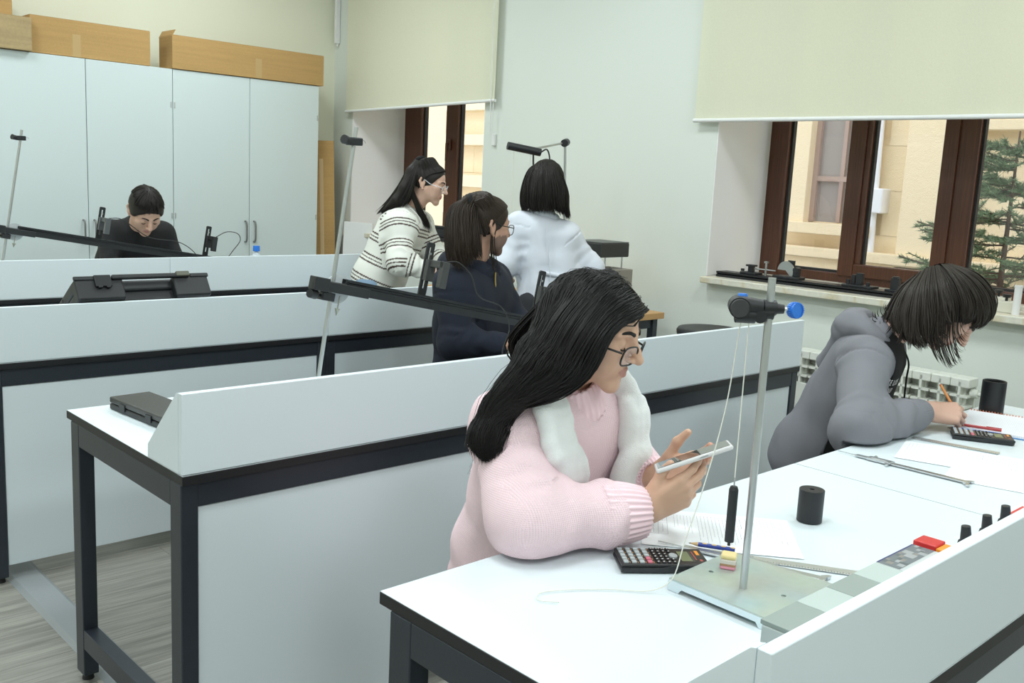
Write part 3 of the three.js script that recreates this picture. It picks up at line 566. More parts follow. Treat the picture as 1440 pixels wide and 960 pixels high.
function worksheet(c, w, h) {
  c.fillStyle = '#f4f8fa'; c.fillRect(0, 0, w, h); c.strokeStyle = 'rgba(120,125,140,0.75)'; c.lineWidth = 2;
  let s = 11; const q = () => { s = (s * 1664525 + 1013904223) >>> 0; return s / 4294967296; };
  const scribble = (x, y, L, t = 2.2) => { c.lineWidth = t; let p = x; while (p < x + L) { const d = 5 + q() * 20; c.beginPath(); c.moveTo(p, y + q() * 2); c.lineTo(p + d, y + q() * 2); c.stroke(); p += d + 5; } };
  c.strokeRect(60, 60, 330, 60); c.strokeRect(60, 150, 330, 140); c.beginPath(); c.moveTo(60, 195); c.lineTo(390, 195); c.moveTo(60, 240); c.lineTo(390, 240); c.stroke();
  c.strokeRect(420, 60, 60, 36); c.strokeStyle = 'rgba(150,90,100,0.8)'; c.strokeRect(426, 64, 48, 28); c.strokeStyle = 'rgba(110,115,130,0.8)';
  for (const y of [82, 104, 172, 218, 262]) scribble(80, y, 240);
  for (let k = 0; k < 12; k++) scribble(70, 350 + k * 24, 380 + q() * 140);
  scribble(70, 330, 180, 4);
  for (let k = 0; k < 6; k++) scribble(90, 660 + k * 22, 300 * q() + 60, 1.6);
  c.strokeRect(60, 820, 420, 120); c.beginPath(); c.moveTo(60, 880); c.lineTo(480, 880); c.moveTo(270, 820); c.lineTo(270, 940); c.stroke();
  for (const y of [850, 910]) { scribble(90, y, 130); scribble(290, y, 150); }
}
sheet('printed worksheet with tables lying before the girl in pink', [0.685, H + 0.0008, -1.03], Math.PI + 0.69, 0.21, 0.297, worksheet);
sheet('printed worksheet on the bench of the grey hoodie', [1.68, H + 0.0008, -0.965], Math.PI + 0.3, 0.21, 0.297, worksheet);
sheet('second sheet of paper under the sliding caliper end', [1.60, H + 0.0004, -0.80], Math.PI + 0.25, 0.21, 0.297, (c, w, h) => { c.fillStyle = '#f6fafb'; c.fillRect(0, 0, w, h); c.strokeStyle = 'rgba(120,125,140,0.6)'; let s = 5; for (let k = 0; k < 14; k++) { s = (s * 1664525 + 1013904223) >>> 0; c.lineWidth = 2; c.beginPath(); c.moveTo(70, 80 + k * 40); c.lineTo(260 + s / 4294967296 * 250, 82 + k * 40); c.stroke(); } });
function lookAlong(a, b) { return Math.atan2(-(b[1] - a[1]), b[0] - a[0]); }   // turn that lays +x along a to b in (x, z)
function ruler(label, a, b) {
  const L = Math.hypot(b[0] - a[0], b[1] - a[1]), g = thing('steel_ruler', label, 'ruler', [(a[0] + b[0]) / 2, H + 0.001, (a[1] + b[1]) / 2], lookAlong(a, b));
  mesh('blade', bx(-L / 2, L / 2, 0, 0.001, -0.0125, 0.0125, 0.0003), std([0.66, 0.67, 0.66], 0.36, 0.85), g);
  const t = []; for (let x = -L / 2 + 0.006; x < L / 2 - 0.004; x += 0.005) { const big = Math.round((x + L / 2) / 0.005) % 2; t.push(bx(x, x + 0.0006, 0.001, 0.0011, 0.0125 - (big ? 0.008 : 0.005), 0.0122)); }
  mesh('graduation', t, M.blackPlastic, g).userData.kind = 'stuff'; return g;
}
ruler('steel ruler lying across the bench beside the pendulum stand', [0.575, -0.985], [0.722, -0.742]);
ruler('thin steel ruler lying past the worksheet of the grey hoodie', [1.787, -1.143], [1.828, -0.923]);
function caliper(label, a, b, flip, slide) {
  const L = Math.hypot(b[0] - a[0], b[1] - a[1]), g = thing('vernier_caliper', label, 'caliper', [(a[0] + b[0]) / 2, H + 0.0015, (a[1] + b[1]) / 2], lookAlong(a, b)), e = L / 2, s = std([0.6, 0.62, 0.63], 0.3, 0.9);
  // jaws at +x, depth rod at -x
  mesh('beam', bx(-e + 0.03, e - 0.012, 0.001, 0.0045, -0.008, 0.008, 0.0006), s, g);
  mesh('fixed_jaw', [extrude([[0.0, -0.008], [0.014, -0.008], [0.02, -0.026], [0.013, -0.03], [0.006, -0.014], [0, -0.012]].map(([x, y]) => [x + e - 0.022, y]), 0.004, 0.0004).rotateX(-Math.PI / 2), extrude([[0, 0.008], [0.012, 0.008], [0.016, 0.02], [0.011, 0.021], [0, 0.012]].map(([x, y]) => [x + e - 0.022, y]), 0.004, 0.0004).rotateX(-Math.PI / 2)], s, g);
  const sl = mesh('slider', [bx(slide - 0.03, slide + 0.03, 0.0, 0.007, -0.0115, 0.0115, 0.0015), extrude([[0.0, -0.01], [0.012, -0.01], [0.014, -0.024], [0.009, -0.028], [0, -0.013]].map(([x, y]) => [x + slide + 0.018, y]), 0.004, 0.0004).rotateX(-Math.PI / 2), extrude([[0.0, 0.01], [0.012, 0.01], [0.013, 0.02], [0, 0.013]].map(([x, y]) => [x + slide + 0.018, y]), 0.004, 0.0004).rotateX(-Math.PI / 2)], s, g);
  mesh('thumb_screw', rod(V(slide - 0.018, 0.004, -0.0115), V(slide - 0.018, 0.004, -0.02), 0.0045, 0.0045, 14), s, sl);
  mesh('vernier_scale', bx(slide - 0.02, slide + 0.02, 0.007, 0.0072, 0.002, 0.009), std([0.75, 0.76, 0.76], 0.4, 0.5), sl);
  mesh('depth_rod', bx(-e - 0.02, -e + 0.04, 0.0015, 0.003, -0.0012, 0.0012), s, g);
  return g;
}
caliper('steel vernier caliper lying half behind the stand base', [0.548, -1.045], [0.64, -0.76], 1, 0.02);
caliper('steel vernier caliper on the bench of the grey hoodie', [1.455, -1.17], [1.463, -0.845], 1, -0.07);
{ // pencil
  const a = [0.568, -1.014], b = [0.612, -0.935], L = 0.085, g = thing('pencil', 'blue dotted pencil behind the eraser', 'pencil', [a[0], H + 0.010, a[1]], lookAlong(a, b));
  mesh('barrel', rod(V(0.018, 0, 0), V(L, 0, 0), 0.0042, 0.0042, 6), std([0.03, 0.06, 0.32], 0.35), g);
  mesh('wood_tip', rod(V(0.004, 0, 0), V(0.018, 0, 0), 0.0012, 0.0042, 12), std([0.62, 0.42, 0.22], 0.7), g);
  mesh('lead_point', rod(V(0, 0, 0), V(0.004, 0, 0), 0.0003, 0.0012, 8), M.blackPlastic, g);
  for (let k = 0; k < 4; k++) { const d = new THREE.SphereGeometry(0.0034, 10, 8); d.scale(1.5, 0.35, 0.8); d.translate(0.03 + k * 0.017, 0.0036, 0.0006); mesh('grip_dot', d, std([0.7, 0.5, 0.26], 0.6), g); }
}
{ // eraser standing on the plate
  const g = thing('eraser', 'small yellow and pink layered eraser on the stand base', 'eraser', [0.507, 0.7701, -0.886], 0.5), e = 0.0132;
  mesh('pink_layer', bx(-e, e, 0, 0.007, -e, e, 0.003), std([0.78, 0.32, 0.42], 0.7), g);
  mesh('brown_layer', bx(-e, e, 0.006, 0.010, -e, e, 0.001), std([0.42, 0.24, 0.14], 0.7), g);
  mesh('white_layer', bx(-e, e, 0.0095, 0.018, -e, e, 0.002), std([0.72, 0.66, 0.6], 0.7), g);
  mesh('yellow_layer', bx(-e, e, 0.0175, 0.026, -e, e, 0.004), std([0.82, 0.66, 0.32], 0.7), g);
}
{ // bored black weight
  const w = thing('cylinder_weight', 'black cylindrical weight with a bored hole on the bench', 'weight', [0.90, H, -0.955]);
  mesh('cylinder_body', new THREE.LatheGeometry([[0.0050, 0.03], [0.0050, 0.067], [0.0057, 0.068], [0.0245, 0.068], [0.0255, 0.067], [0.0255, 0.001], [0.0245, 0], [0, 0]].map((p) => new THREE.Vector2(...p)).reverse(), 48), M.blackPlastic, w);
  mesh('bore_floor', rod(V(0, 0.028, 0), V(0, 0.03, 0), 0.006, 0.006, 16), M.blackMetal, w);
}
{ // grey component box behind the near screen
  const g = thing('component_box', 'long grey box with picture strip and red end behind the near screen', 'box', [0.315, H, -0.553]);
  mesh('box_body', bx(-0.207, 0.24, 0, 0.152, -0.026, 0.03, 0.002), std([0.5, 0.55, 0.54], 0.5), g);
  const lt = std([0.47, 0.54, 0.51], 0.45), dk = std([0.29, 0.335, 0.31], 0.45);
  [[-0.207, -0.125, dk], [-0.125, -0.052, lt], [-0.052, 0.02, dk], [0.02, 0.085, lt]].forEach(([a, b, m]) => mesh('cover_panel', bx(a + 0.0005, b - 0.0005, 0.152, 0.158, -0.028, 0.03, 0.0008), m, g));
  const pic = canvasTexture(256, 64, (c, w, h) => { c.fillStyle = '#70767b'; c.fillRect(0, 0, w, h); for (let k = 0; k < 26; k++) { c.fillStyle = ['#6f767c', '#a3a6a8', '#5d6468', '#8a8580'][k % 4]; c.fillRect((k * 53) % 240, (k * 29) % 50, 16 + (k * 7) % 22, 10 + (k * 5) % 18); } c.fillStyle = '#353a72'; c.fillRect(0, 0, w, 5); });
  const pl = mesh('picture_strip', bx(0.0855, 0.2, 0.152, 0.158, -0.028, 0.03, 0.0008), std([0.55, 0.58, 0.58], 0.4), g);
  const pg = new THREE.PlaneGeometry(0.113, 0.034); pg.rotateX(-Math.PI / 2); mesh('print', pg, std(0xffffff, 0.35, 0, { map: pic }), pl).position.set(0.143, 0.1583, -0.011);
  mesh('red_end', bx(0.206, 0.241, 0.12, 0.163, -0.030, 0.004, 0.002), M.red, g); mesh('orange_end', bx(0.206, 0.239, 0.13, 0.1598, 0.0045, 0.03, 0.001), M.orange, g);
}
{ // supply unit with knobs behind the near screen
  const g = thing('power_unit', 'low supply unit with black knobs behind the near screen', 'device', [0.86, H, -0.56]);
  mesh('housing', bx(-0.26, 0.26, 0, 0.128, -0.03, 0.035, 0.004), std([0.75, 0.8, 0.82], 0.45), g);
  for (const x of [-0.19, -0.105, -0.025]) { const k = mesh('knob', [rod(V(x, 0.128, -0.002), V(x, 0.133, -0.002), 0.012, 0.011, 20), rod(V(x, 0.133, -0.002), V(x - 0.002, 0.158, -0.004), 0.009, 0.007, 18)], M.blackPlastic, g); }
  mesh('red_label', [bx(-0.15, -0.12, 0.128, 0.1285, 0.0, 0.02), bx(0.0, 0.08, 0.128, 0.134, -0.012, 0.012, 0.001)], M.red, g);
}
// notebook, pens, cup, pouch near the grey hoodie
{
  const a = [2.006, -1.145], g = thing('spiral_notebook', 'open notebook with orange spiral under the writing hand', 'notebook', [2.170, H + 0.0005, -1.045], lookAlong([2.29, -1.197], [2.34, -1.0]));
  // local x along the spiral, -z away towards the spiral side
  const grid = texture(256, 256, (u, v) => { const l = (Math.floor(u * 256) % 16 === 0 || Math.floor(v * 256) % 16 === 0) ? 0.80 : 0.95; return [l, l * 1.0, l * 1.02]; }, { repeat: [12, 12] });
  mesh('pages', boxUV(bx(-0.105, 0.105, 0.0016, 0.010, -0.138, 0.14, 0.001)), std(0xffffff, 0.85, 0, { map: grid }), g);
  mesh('cover', bx(-0.107, 0.107, 0, 0.0015, -0.14, 0.142), std([0.1, 0.35, 0.75], 0.5), g);
  const rings = []; for (let x = -0.1; x < 0.101; x += 0.0085) { const t = new THREE.TorusGeometry(0.0062, 0.0011, 6, 14); t.rotateY(Math.PI / 2); t.translate(x, 0.007, -0.139); rings.push(t); }
  mesh('spiral', rings, std([0.85, 0.2, 0.05], 0.4), g);
}
[['blue pen beside the notebook edge', [0.02, 0.18, 0.75], [1.985, -1.128], [2.032, -0.995], 0.0045], ['pale blue pen nearest the second calculator', [0.25, 0.5, 0.75], [1.968, -1.11], [1.995, -0.972], 0.0045], ['red pen lying along the notebook', [0.5, 0.06, 0.06], [2.012, -1.12], [2.05, -1.0], 0.004]].forEach(([l, c, a, b, r], i) => {
  const L = Math.hypot(b[0] - a[0], b[1] - a[1]), g = thing('pen', l, 'pen', [a[0], H + r + 0.0006 + (i === 2 ? 0.011 : 0), a[1]], lookAlong(a, b));
  mesh('barrel', rod(V(0.012, 0, 0), V(L, 0, 0), r, r, 12), std(c, 0.3), g); mesh('tip', rod(V(0, 0, 0), V(0.012, 0, 0), 0.0008, r, 12), M.steel, g); mesh('clip', bx(L - 0.04, L, r, r + 0.0015, -0.0015, 0.0015), std(c, 0.3), g);
});
{
  const g = thing('black_cup', 'open black cylinder cup standing behind the notebook', 'cup', [2.345, H, -1.14]);
  mesh('cup_wall', new THREE.LatheGeometry([[0, 0], [0.034, 0], [0.036, 0.002], [0.036, 0.104], [0.035, 0.105], [0.032, 0.105], [0.031, 0.1], [0.031, 0.006], [0, 0.006]].map((p) => new THREE.Vector2(...p)), 36), M.blackPlastic, g);
}
{
  const g = thing('black_pouch', 'soft black pouch at the photo edge beside the notebook', 'pouch', [2.40, H, -0.91], 0.4), s = new THREE.SphereGeometry(1, 32, 20), p = s.attributes.position;
  for (let i = 0; i < p.count; i++) { let x = p.getX(i), y = p.getY(i), z = p.getZ(i); const k = 1 + 0.08 * noise3(x * 2, y * 2, z * 2 + 4); y = Math.max(y, -0.55); p.setXYZ(i, x * 0.11 * k, (y + 0.55) * 0.055 * k, z * 0.06 * k); }
  s.computeVertexNormals(); mesh('fabric_body', s, std([0.012, 0.012, 0.014], 0.85), g); mesh('zipper', wire([V(-0.09, 0.05, 0.02), V(0, 0.084, 0.01), V(0.09, 0.05, 0.02)], 0.0025), M.blackMetal, g);
}
// ---------------------------------------------------------------- optics bench on the sill and other sill things
{
  const z0 = -3.12, z1 = -2.03, y = 0.94, g = thing('optical_bench', 'long black optical bench with carriages on the stone sill', 'lab apparatus', [3.68, y, (z0 + z1) / 2]), zc = (z0 + z1) / 2, Z = (z) => z - zc;
  const pr = extrude([[-0.05, 0], [0.05, 0], [0.05, 0.012], [0.04, 0.016], [0.05, 0.02], [0.05, 0.03], [-0.05, 0.03], [-0.05, 0.02], [-0.04, 0.016], [-0.05, 0.012]], z1 - z0, 0.0008); pr.translate(0, 0, Z(z0));
  mesh('rail', pr, M.blackMetal, g);
  const carriage = (z, parts, mat = M.blackPlastic, name = 'carriage') => mesh(name, parts.map((q) => q.translate(0, 0, Z(z))), mat, g);
  carriage(-2.93, [bx(-0.035, 0.035, 0.03, 0.042, -0.05, 0.05, 0.003), bx(-0.012, 0.012, 0.042, 0.075, -0.015, 0.015, 0.002), rod(V(-0.03, 0.045, -0.035), V(-0.03, 0.058, -0.035), 0.01), bx(-0.02, 0.02, 0.072, 0.082, -0.025, 0.025, 0.002)]);
  carriage(-2.86, [rod(V(0.0, 0.03, 0.02), V(0.0, 0.105, 0.02), 0.006), rod(V(0, 0.062, -0.05), V(0, 0.062, 0.08), 0.004), bx(-0.008, 0.008, 0.098, 0.108, 0.01, 0.03)], M.steel, 'cross_rod');
  const disc = new THREE.CylinderGeometry(0.048, 0.048, 0.006, 36, 1, false, 0, Math.PI * 1.25); disc.rotateZ(Math.PI / 2); disc.rotateX(0.8); disc.translate(0, 0.072, 0);
  carriage(-2.72, [disc], M.steel, 'graduated_disc');
  carriage(-2.70, [bx(-0.04, 0.04, 0.03, 0.044, -0.075, 0.075, 0.003), bx(-0.015, 0.015, 0.044, 0.09, 0.03, 0.06, 0.002), bx(0.012, 0.022, 0.05, 0.125, -0.02, 0.02, 0.002), rod(V(-0.02, 0.08, 0.045), V(0.02, 0.08, 0.045), 0.014)]);
  carriage(-2.30, [bx(-0.04, 0.04, 0.03, 0.042, -0.08, 0.08, 0.003), bx(-0.014, 0.014, 0.042, 0.10, -0.02, 0.012, 0.002), bx(-0.012, 0.012, 0.042, 0.09, -0.045, -0.025, 0.002), rod(V(-0.02, 0.042, -0.055), V(-0.02, 0.065, -0.055), 0.01), rod(V(-0.02, 0.042, 0.05), V(-0.02, 0.06, 0.05), 0.01)]);
  carriage(-2.12, [bx(-0.03, 0.03, 0.03, 0.04, -0.04, 0.04, 0.003), bx(-0.014, 0.014, 0.04, 0.095, -0.02, 0.02, 0.002), rod(V(0, 0.095, 0), V(0, 0.102, 0), 0.017)]);
}
[[-1.60, 0.10, 'pale metal clamp block on the sill near the photo edge'], [-1.70, 0.28, 'smaller pale clamp block on the sill close to the window frame']].forEach(([z, dx, l]) => {
  const g = thing('clamp_block', l, 'lab part', [3.56 + dx, 0.94, z]);
  mesh('block', bx(-0.04, 0.04, 0, 0.05, -0.045, 0.045, 0.004), std([0.66, 0.64, 0.54], 0.5), g); mesh('screw', [rod(V(0, 0.05, 0), V(0, 0.065, 0), 0.006), rod(V(0, 0.065, 0), V(0, 0.08, 0), 0.016, 0.02, 12)], M.blackPlastic, g); mesh('side_bar', bx(-0.012, 0.012, 0.015, 0.035, 0.045, 0.09, 0.002), std([0.66, 0.64, 0.54], 0.5), g);
});
{
  const g = thing('white_tube', 'white upright tube at the sill by the photo edge', 'tube', [3.60, 0.94, -1.535]);
  mesh('tube_body', rod(V(0, 0, 0), V(0, 0.12, 0), 0.016, 0.016, 20), M.whitePlastic, g); mesh('tube_cap', rod(V(0, 0.12, 0), V(0, 0.128, 0), 0.018, 0.018, 20), M.whitePlastic, g);
}
{ // black apparatus on the sill of the narrow window
  const g = thing('sill_apparatus', 'black ribbed apparatus on the sill of the narrow window', 'lab apparatus', [3.66, 0.94, -5.62]);
  mesh('base', bx(-0.06, 0.06, 0, 0.03, -0.4, 0.4, 0.004), M.blackMetal, g);
  for (let k = 0; k < 4; k++) mesh('rib_block', bx(-0.05, 0.05, 0.03, 0.09, -0.34 + k * 0.18, -0.22 + k * 0.18, 0.008), M.blackPlastic, g);
  mesh('top_bar', bx(-0.03, 0.03, 0.09, 0.11, -0.38, 0.38, 0.006), M.blackPlastic, g);
}
// ---------------------------------------------------------------- apparatus on the wooden table
{
  const T = 0.7205, zc = -3.78, g = thing('swing_arm_stand', 'tall stand with black cylinder on a crossbar above the lab coat', 'lab stand', [3.06, T, zc]);
  const top = V(-0.008, 0.906, 0), bar = V(-0.28, 0.80, 0.05), ft = V(0.05, 0.02, 0);
  mesh('foot', [bx(-0.06, 0.12, 0, 0.02, -0.02, 0.02, 0.005), bx(0.03, 0.07, 0, 0.02, -0.11, 0.11, 0.005)], M.blackMetal, g);
  mesh('upright_rod', rod(ft, top, 0.0075, 0.0075, 16), M.steel, g);
  mesh('joint', [rod(top.clone().add(V(-0.02, -0.004, 0.012)), top.clone().add(V(0.022, 0.004, -0.012)), 0.021, 0.021, 18)], M.blackPlastic, g);
  const end = V(-0.245, 0.856, -0.02); mesh('crossbar', rod(top, end, 0.006, 0.006, 14), M.steel, g);
  const a = V(-0.375, 0.868, -0.07), b = V(-0.215, 0.842, 0.02); mesh('black_cylinder', rod(a, b, 0.021, 0.021, 24), M.blackPlastic, g);
  mesh('cable', wire([b.clone(), V(-0.18, 0.86, 0.03), V(-0.155, 0.82, 0.03), V(-0.15, 0.73, 0.02)], 0.004, 30), M.rubber, g);
  mesh('cable', wire([V(-0.25, 0.84, 0.0), V(-0.245, 0.78, 0.0), V(-0.235, 0.71, 0.0)], 0.005, 20), M.rubber, g);
  mesh('string', [wire([V(-0.345, 0.85, -0.05), V(-0.345, 0.5, -0.05), V(-0.36, 0.3, -0.05)], 0.0016, 20), wire([V(-0.26, 0.83, -0.01), V(-0.265, 0.5, -0.02), V(-0.27, 0.3, -0.02)], 0.0016, 20)], M.cotton, g);
  const d = thing('black_instrument', 'black box instrument on thin legs beside the lab coat', 'device', [3.13, T, -3.47]);
  mesh('stand_block', bx(-0.10, 0.10, 0, 0.242, -0.09, 0.085, 0.003), std([0.3, 0.27, 0.23], 0.7), d);
  mesh('housing', bx(-0.13, 0.10, 0.305, 0.38, -0.17, 0.05, 0.006), std([0.03, 0.032, 0.03], 0.45), d);
  mesh('housing_lid', bx(-0.128, 0.098, 0.38, 0.386, -0.168, 0.048, 0.002), std([0.1, 0.105, 0.1], 0.5), d);
  for (const s of [-1, 1]) for (const t of [-1, 1]) mesh('leg', rod(V(s * 0.07 - 0.015, 0.242, t * 0.06 - 0.02), V(s * 0.07 - 0.015, 0.306, t * 0.06 - 0.02), 0.004), M.steel, d);
  mesh('cable', wire([V(-0.1, 0.36, -0.17), V(-0.12, 0.41, -0.2), V(-0.15, 0.36, -0.2), V(-0.16, 0.2, -0.2)], 0.006, 24), M.rubber, d);
}

// ---------------------------------------------------------------- people: distance fields, meshed with surface nets
const smin = (a, b, k) => { if (k <= 0) return Math.min(a, b); const h = Math.max(k - Math.abs(a - b), 0) / k; return Math.min(a, b) - h * h * k * 0.25; };
class Field {
  constructor() { this.p = []; this.warp = null; }
  add(q) { this.p.push(q); return this; }
  // tapered capsule
  cone(a, b, ra, rb = ra, k = 0.02) {
    const bx_ = b.x - a.x, by = b.y - a.y, bz = b.z - a.z, l2 = bx_ * bx_ + by * by + bz * bz || 1e-9;
    const c = V().addVectors(a, b).multiplyScalar(0.5), R = Math.sqrt(l2) / 2 + Math.max(ra, rb);
    return this.add({ k, c, R, f: (x, y, z) => { let px = x - a.x, py = y - a.y, pz = z - a.z; let t = (px * bx_ + py * by + pz * bz) / l2; t = t < 0 ? 0 : t > 1 ? 1 : t; px -= bx_ * t; py -= by * t; pz -= bz * t; return Math.sqrt(px * px + py * py + pz * pz) - (ra + (rb - ra) * t); } });
  }
  chain(pts, rs, k = 0.02) { for (let i = 0; i + 1 < pts.length; i++) this.cone(pts[i], pts[i + 1], rs[i], rs[i + 1], k); return this; }
  // ellipsoid along three axes
  ell(c, ax, ay, az, rx, ry, rz, k = 0.015, sub = false) {
    return this.add({ k, c, R: Math.max(rx, ry, rz), sub, f: (x, y, z) => { const px = x - c.x, py = y - c.y, pz = z - c.z; const u = (px * ax.x + py * ax.y + pz * ax.z), v = (px * ay.x + py * ay.y + pz * ay.z), w = (px * az.x + py * az.y + pz * az.z); const k0 = Math.hypot(u / rx, v / ry, w / rz), k1 = Math.hypot(u / (rx * rx), v / (ry * ry), w / (rz * rz)); return k1 < 1e-6 ? -Math.min(rx, ry, rz) : k0 * (k0 - 1) / k1; } });
  }
  cut(f) { return this.add({ k: 0, c: V(), R: 1e9, isect: true, f }); }
  eval(x, y, z) {
    let d = 0.5;
    for (const q of this.p) {
      if (q.isect) { const e = q.f(x, y, z); if (e > d) d = e; continue; }
      if (q.R < 1e8) { const dx = x - q.c.x, dy = y - q.c.y, dz = z - q.c.z, m = Math.sqrt(dx * dx + dy * dy + dz * dz) - q.R; if (!q.sub && m > d + q.k) continue; if (q.sub && -m < d - q.k) continue; }
      const e = q.f(x, y, z);
      if (q.sub) d = -smin(-d, e, q.k); else d = smin(d, e, q.k);
    }
    if (this.warp && d < 0.05 && d > -0.05) d += this.warp(x, y, z, d);
    return d;
  }
  bounds(m = 0.03) { const b = new THREE.Box3(); for (const q of this.p) if (q.R < 1e8 && !q.sub) { b.expandByPoint(q.c.clone().addScalar(q.R)); b.expandByPoint(q.c.clone().addScalar(-q.R)); } b.expandByScalar(m); return b; }
}
// uv in metres, one projection axis per triangle
function faceUV(g0) {
  const g = g0.toNonIndexed(), p = g.attributes.position, n = g.attributes.normal, uv = g.attributes.uv;
  for (let i = 0; i < p.count; i += 3) {
    let a = 0, b = 0, c = 0; for (let k = 0; k < 3; k++) { a += n.getX(i + k); b += n.getY(i + k); c += n.getZ(i + k); } a = Math.abs(a); b = Math.abs(b); c = Math.abs(c);
    for (let k = 0; k < 3; k++) { const j = i + k; if (b >= a && b >= c) uv.setXY(j, p.getX(j), p.getZ(j)); else if (a >= c) uv.setXY(j, p.getZ(j), p.getY(j)); else uv.setXY(j, p.getX(j), p.getY(j)); }
  }
  return g;
}
function pushOut(S, p, lim) { for (let it = 0; it < 4; it++) { const d = S.eval(p.x, p.y, p.z); if (d >= lim - 0.0005) break; const e = 0.004, gx = S.eval(p.x + e, p.y, p.z) - S.eval(p.x - e, p.y, p.z), gy = S.eval(p.x, p.y + e, p.z) - S.eval(p.x, p.y - e, p.z), gz = S.eval(p.x, p.y, p.z + e) - S.eval(p.x, p.y, p.z - e), l = Math.hypot(gx, gy, gz) || 1, m = lim - d; p.x += gx / l * m; p.y += gy / l * m; p.z += gz / l * m; } return p; }
// surface nets; color(x,y,z) optional
function meshField(F, cell, color, box) {
  const b = box || F.bounds(), nx = Math.ceil((b.max.x - b.min.x) / cell) + 2, ny = Math.ceil((b.max.y - b.min.y) / cell) + 2, nz = Math.ceil((b.max.z - b.min.z) / cell) + 2;
  const G = new Float32Array(nx * ny * nz), BL = 4, hd = cell * BL * 0.87 * 1.25 + 0.012, ox = b.min.x, oy = b.min.y, oz = b.min.z, sy = nx, sz = nx * ny;
  for (let k0 = 0; k0 < nz; k0 += BL) for (let j0 = 0; j0 < ny; j0 += BL) for (let i0 = 0; i0 < nx; i0 += BL) {
    const c = F.eval(ox + (i0 + 1.5) * cell, oy + (j0 + 1.5) * cell, oz + (k0 + 1.5) * cell), skip = Math.abs(c) > hd;
    for (let k = k0; k < Math.min(nz, k0 + BL); k++) for (let j = j0; j < Math.min(ny, j0 + BL); j++) for (let i = i0; i < Math.min(nx, i0 + BL); i++) G[k * sz + j * sy + i] = skip ? c : F.eval(ox + i * cell, oy + j * cell, oz + k * cell);
  }
  const idx = new Int32Array(nx * ny * nz).fill(-1), pos = [], tri = [];
  const E = [[0, 1], [0, 2], [0, 4], [1, 3], [1, 5], [2, 3], [2, 6], [3, 7], [4, 5], [4, 6], [5, 7], [6, 7]];
  const v = new Float32Array(8);
  for (let k = 0; k < nz - 1; k++) for (let j = 0; j < ny - 1; j++) for (let i = 0; i < nx - 1; i++) {
    const o = k * sz + j * sy + i; let m = 0;
    for (let q = 0; q < 8; q++) { v[q] = G[o + (q & 1) + ((q >> 1) & 1) * sy + (q >> 2) * sz]; if (v[q] < 0) m++; }
    if (m === 0 || m === 8) continue;
    let x = 0, y = 0, z = 0, n = 0;
    for (const [a, c] of E) if ((v[a] < 0) !== (v[c] < 0)) { const t = v[a] / (v[a] - v[c]); x += (a & 1) + ((c & 1) - (a & 1)) * t; y += ((a >> 1) & 1) + (((c >> 1) & 1) - ((a >> 1) & 1)) * t; z += (a >> 2) + ((c >> 2) - (a >> 2)) * t; n++; }
    idx[o] = pos.length / 3; pos.push(ox + (i + x / n) * cell, oy + (j + y / n) * cell, oz + (k + z / n) * cell);
  }
  const quad = (a, c, d, e, flip) => { if (a < 0 || c < 0 || d < 0 || e < 0) return; if (flip) tri.push(a, d, c, a, e, d); else tri.push(a, c, d, a, d, e); };
  for (let k = 1; k < nz - 1; k++) for (let j = 1; j < ny - 1; j++) for (let i = 1; i < nx - 1; i++) {
    const o = k * sz + j * sy + i, s = G[o] < 0;
    if (s !== (G[o + 1] < 0)) quad(idx[o - sy - sz], idx[o - sz], idx[o], idx[o - sy], !s);
    if (s !== (G[o + sy] < 0)) quad(idx[o - 1 - sz], idx[o - 1], idx[o], idx[o - sz], !s);
    if (s !== (G[o + sz] < 0)) quad(idx[o - 1 - sy], idx[o - sy], idx[o], idx[o - 1], !s);
  }
  const N = pos.length / 3, nor = new Float32Array(pos.length), e = cell * 0.5, uv = new Float32Array(N * 2), col = color ? new Float32Array(pos.length) : null;
  for (let i = 0; i < N; i++) {
    const x = pos[3 * i], y = pos[3 * i + 1], z = pos[3 * i + 2];
    let a = F.eval(x + e, y, z) - F.eval(x - e, y, z), c = F.eval(x, y + e, z) - F.eval(x, y - e, z), d = F.eval(x, y, z + e) - F.eval(x, y, z - e); const l = Math.hypot(a, c, d) || 1;
    nor[3 * i] = a / l; nor[3 * i + 1] = c / l; nor[3 * i + 2] = d / l;
    if (color) { const q = color(x, y, z); col[3 * i] = q[0]; col[3 * i + 1] = q[1]; col[3 * i + 2] = q[2]; }
  }
  const g = new THREE.BufferGeometry();
  g.setAttribute('position', new THREE.BufferAttribute(new Float32Array(pos), 3)); g.setAttribute('normal', new THREE.BufferAttribute(nor, 3)); g.setAttribute('uv', new THREE.BufferAttribute(uv, 2));
  if (color) g.setAttribute('color', new THREE.BufferAttribute(col, 3));
  g.setIndex(tri);
  return color ? g : faceUV(g);
}
// frame: x = own left, y = up, z = forward
function frame(c, yawDeg, pitchDeg, rollDeg = 0, s = 1) {
  const a = yawDeg * Math.PI / 180, p = pitchDeg * Math.PI / 180, r = rollDeg * Math.PI / 180;
  const z = V(Math.sin(a) * Math.cos(p), Math.sin(p), -Math.cos(a) * Math.cos(p)), x0 = V().crossVectors(V(0, 1, 0), z).normalize(), y0 = V().crossVectors(z, x0);
  const x = x0.clone().multiplyScalar(Math.cos(r)).addScaledVector(y0, Math.sin(r)), y = V().crossVectors(z, x);
  return { c, x, y, z, s, P: (u, v, w) => c.clone().addScaledVector(x, u * s).addScaledVector(y, v * s).addScaledVector(z, w * s), inv: (px, py, pz) => { const dx = px - c.x, dy = py - c.y, dz = pz - c.z; return [(dx * x.x + dy * x.y + dz * x.z) / s, (dx * y.x + dy * y.y + dz * y.z) / s, (dx * z.x + dy * z.y + dz * z.z) / s]; } };
}
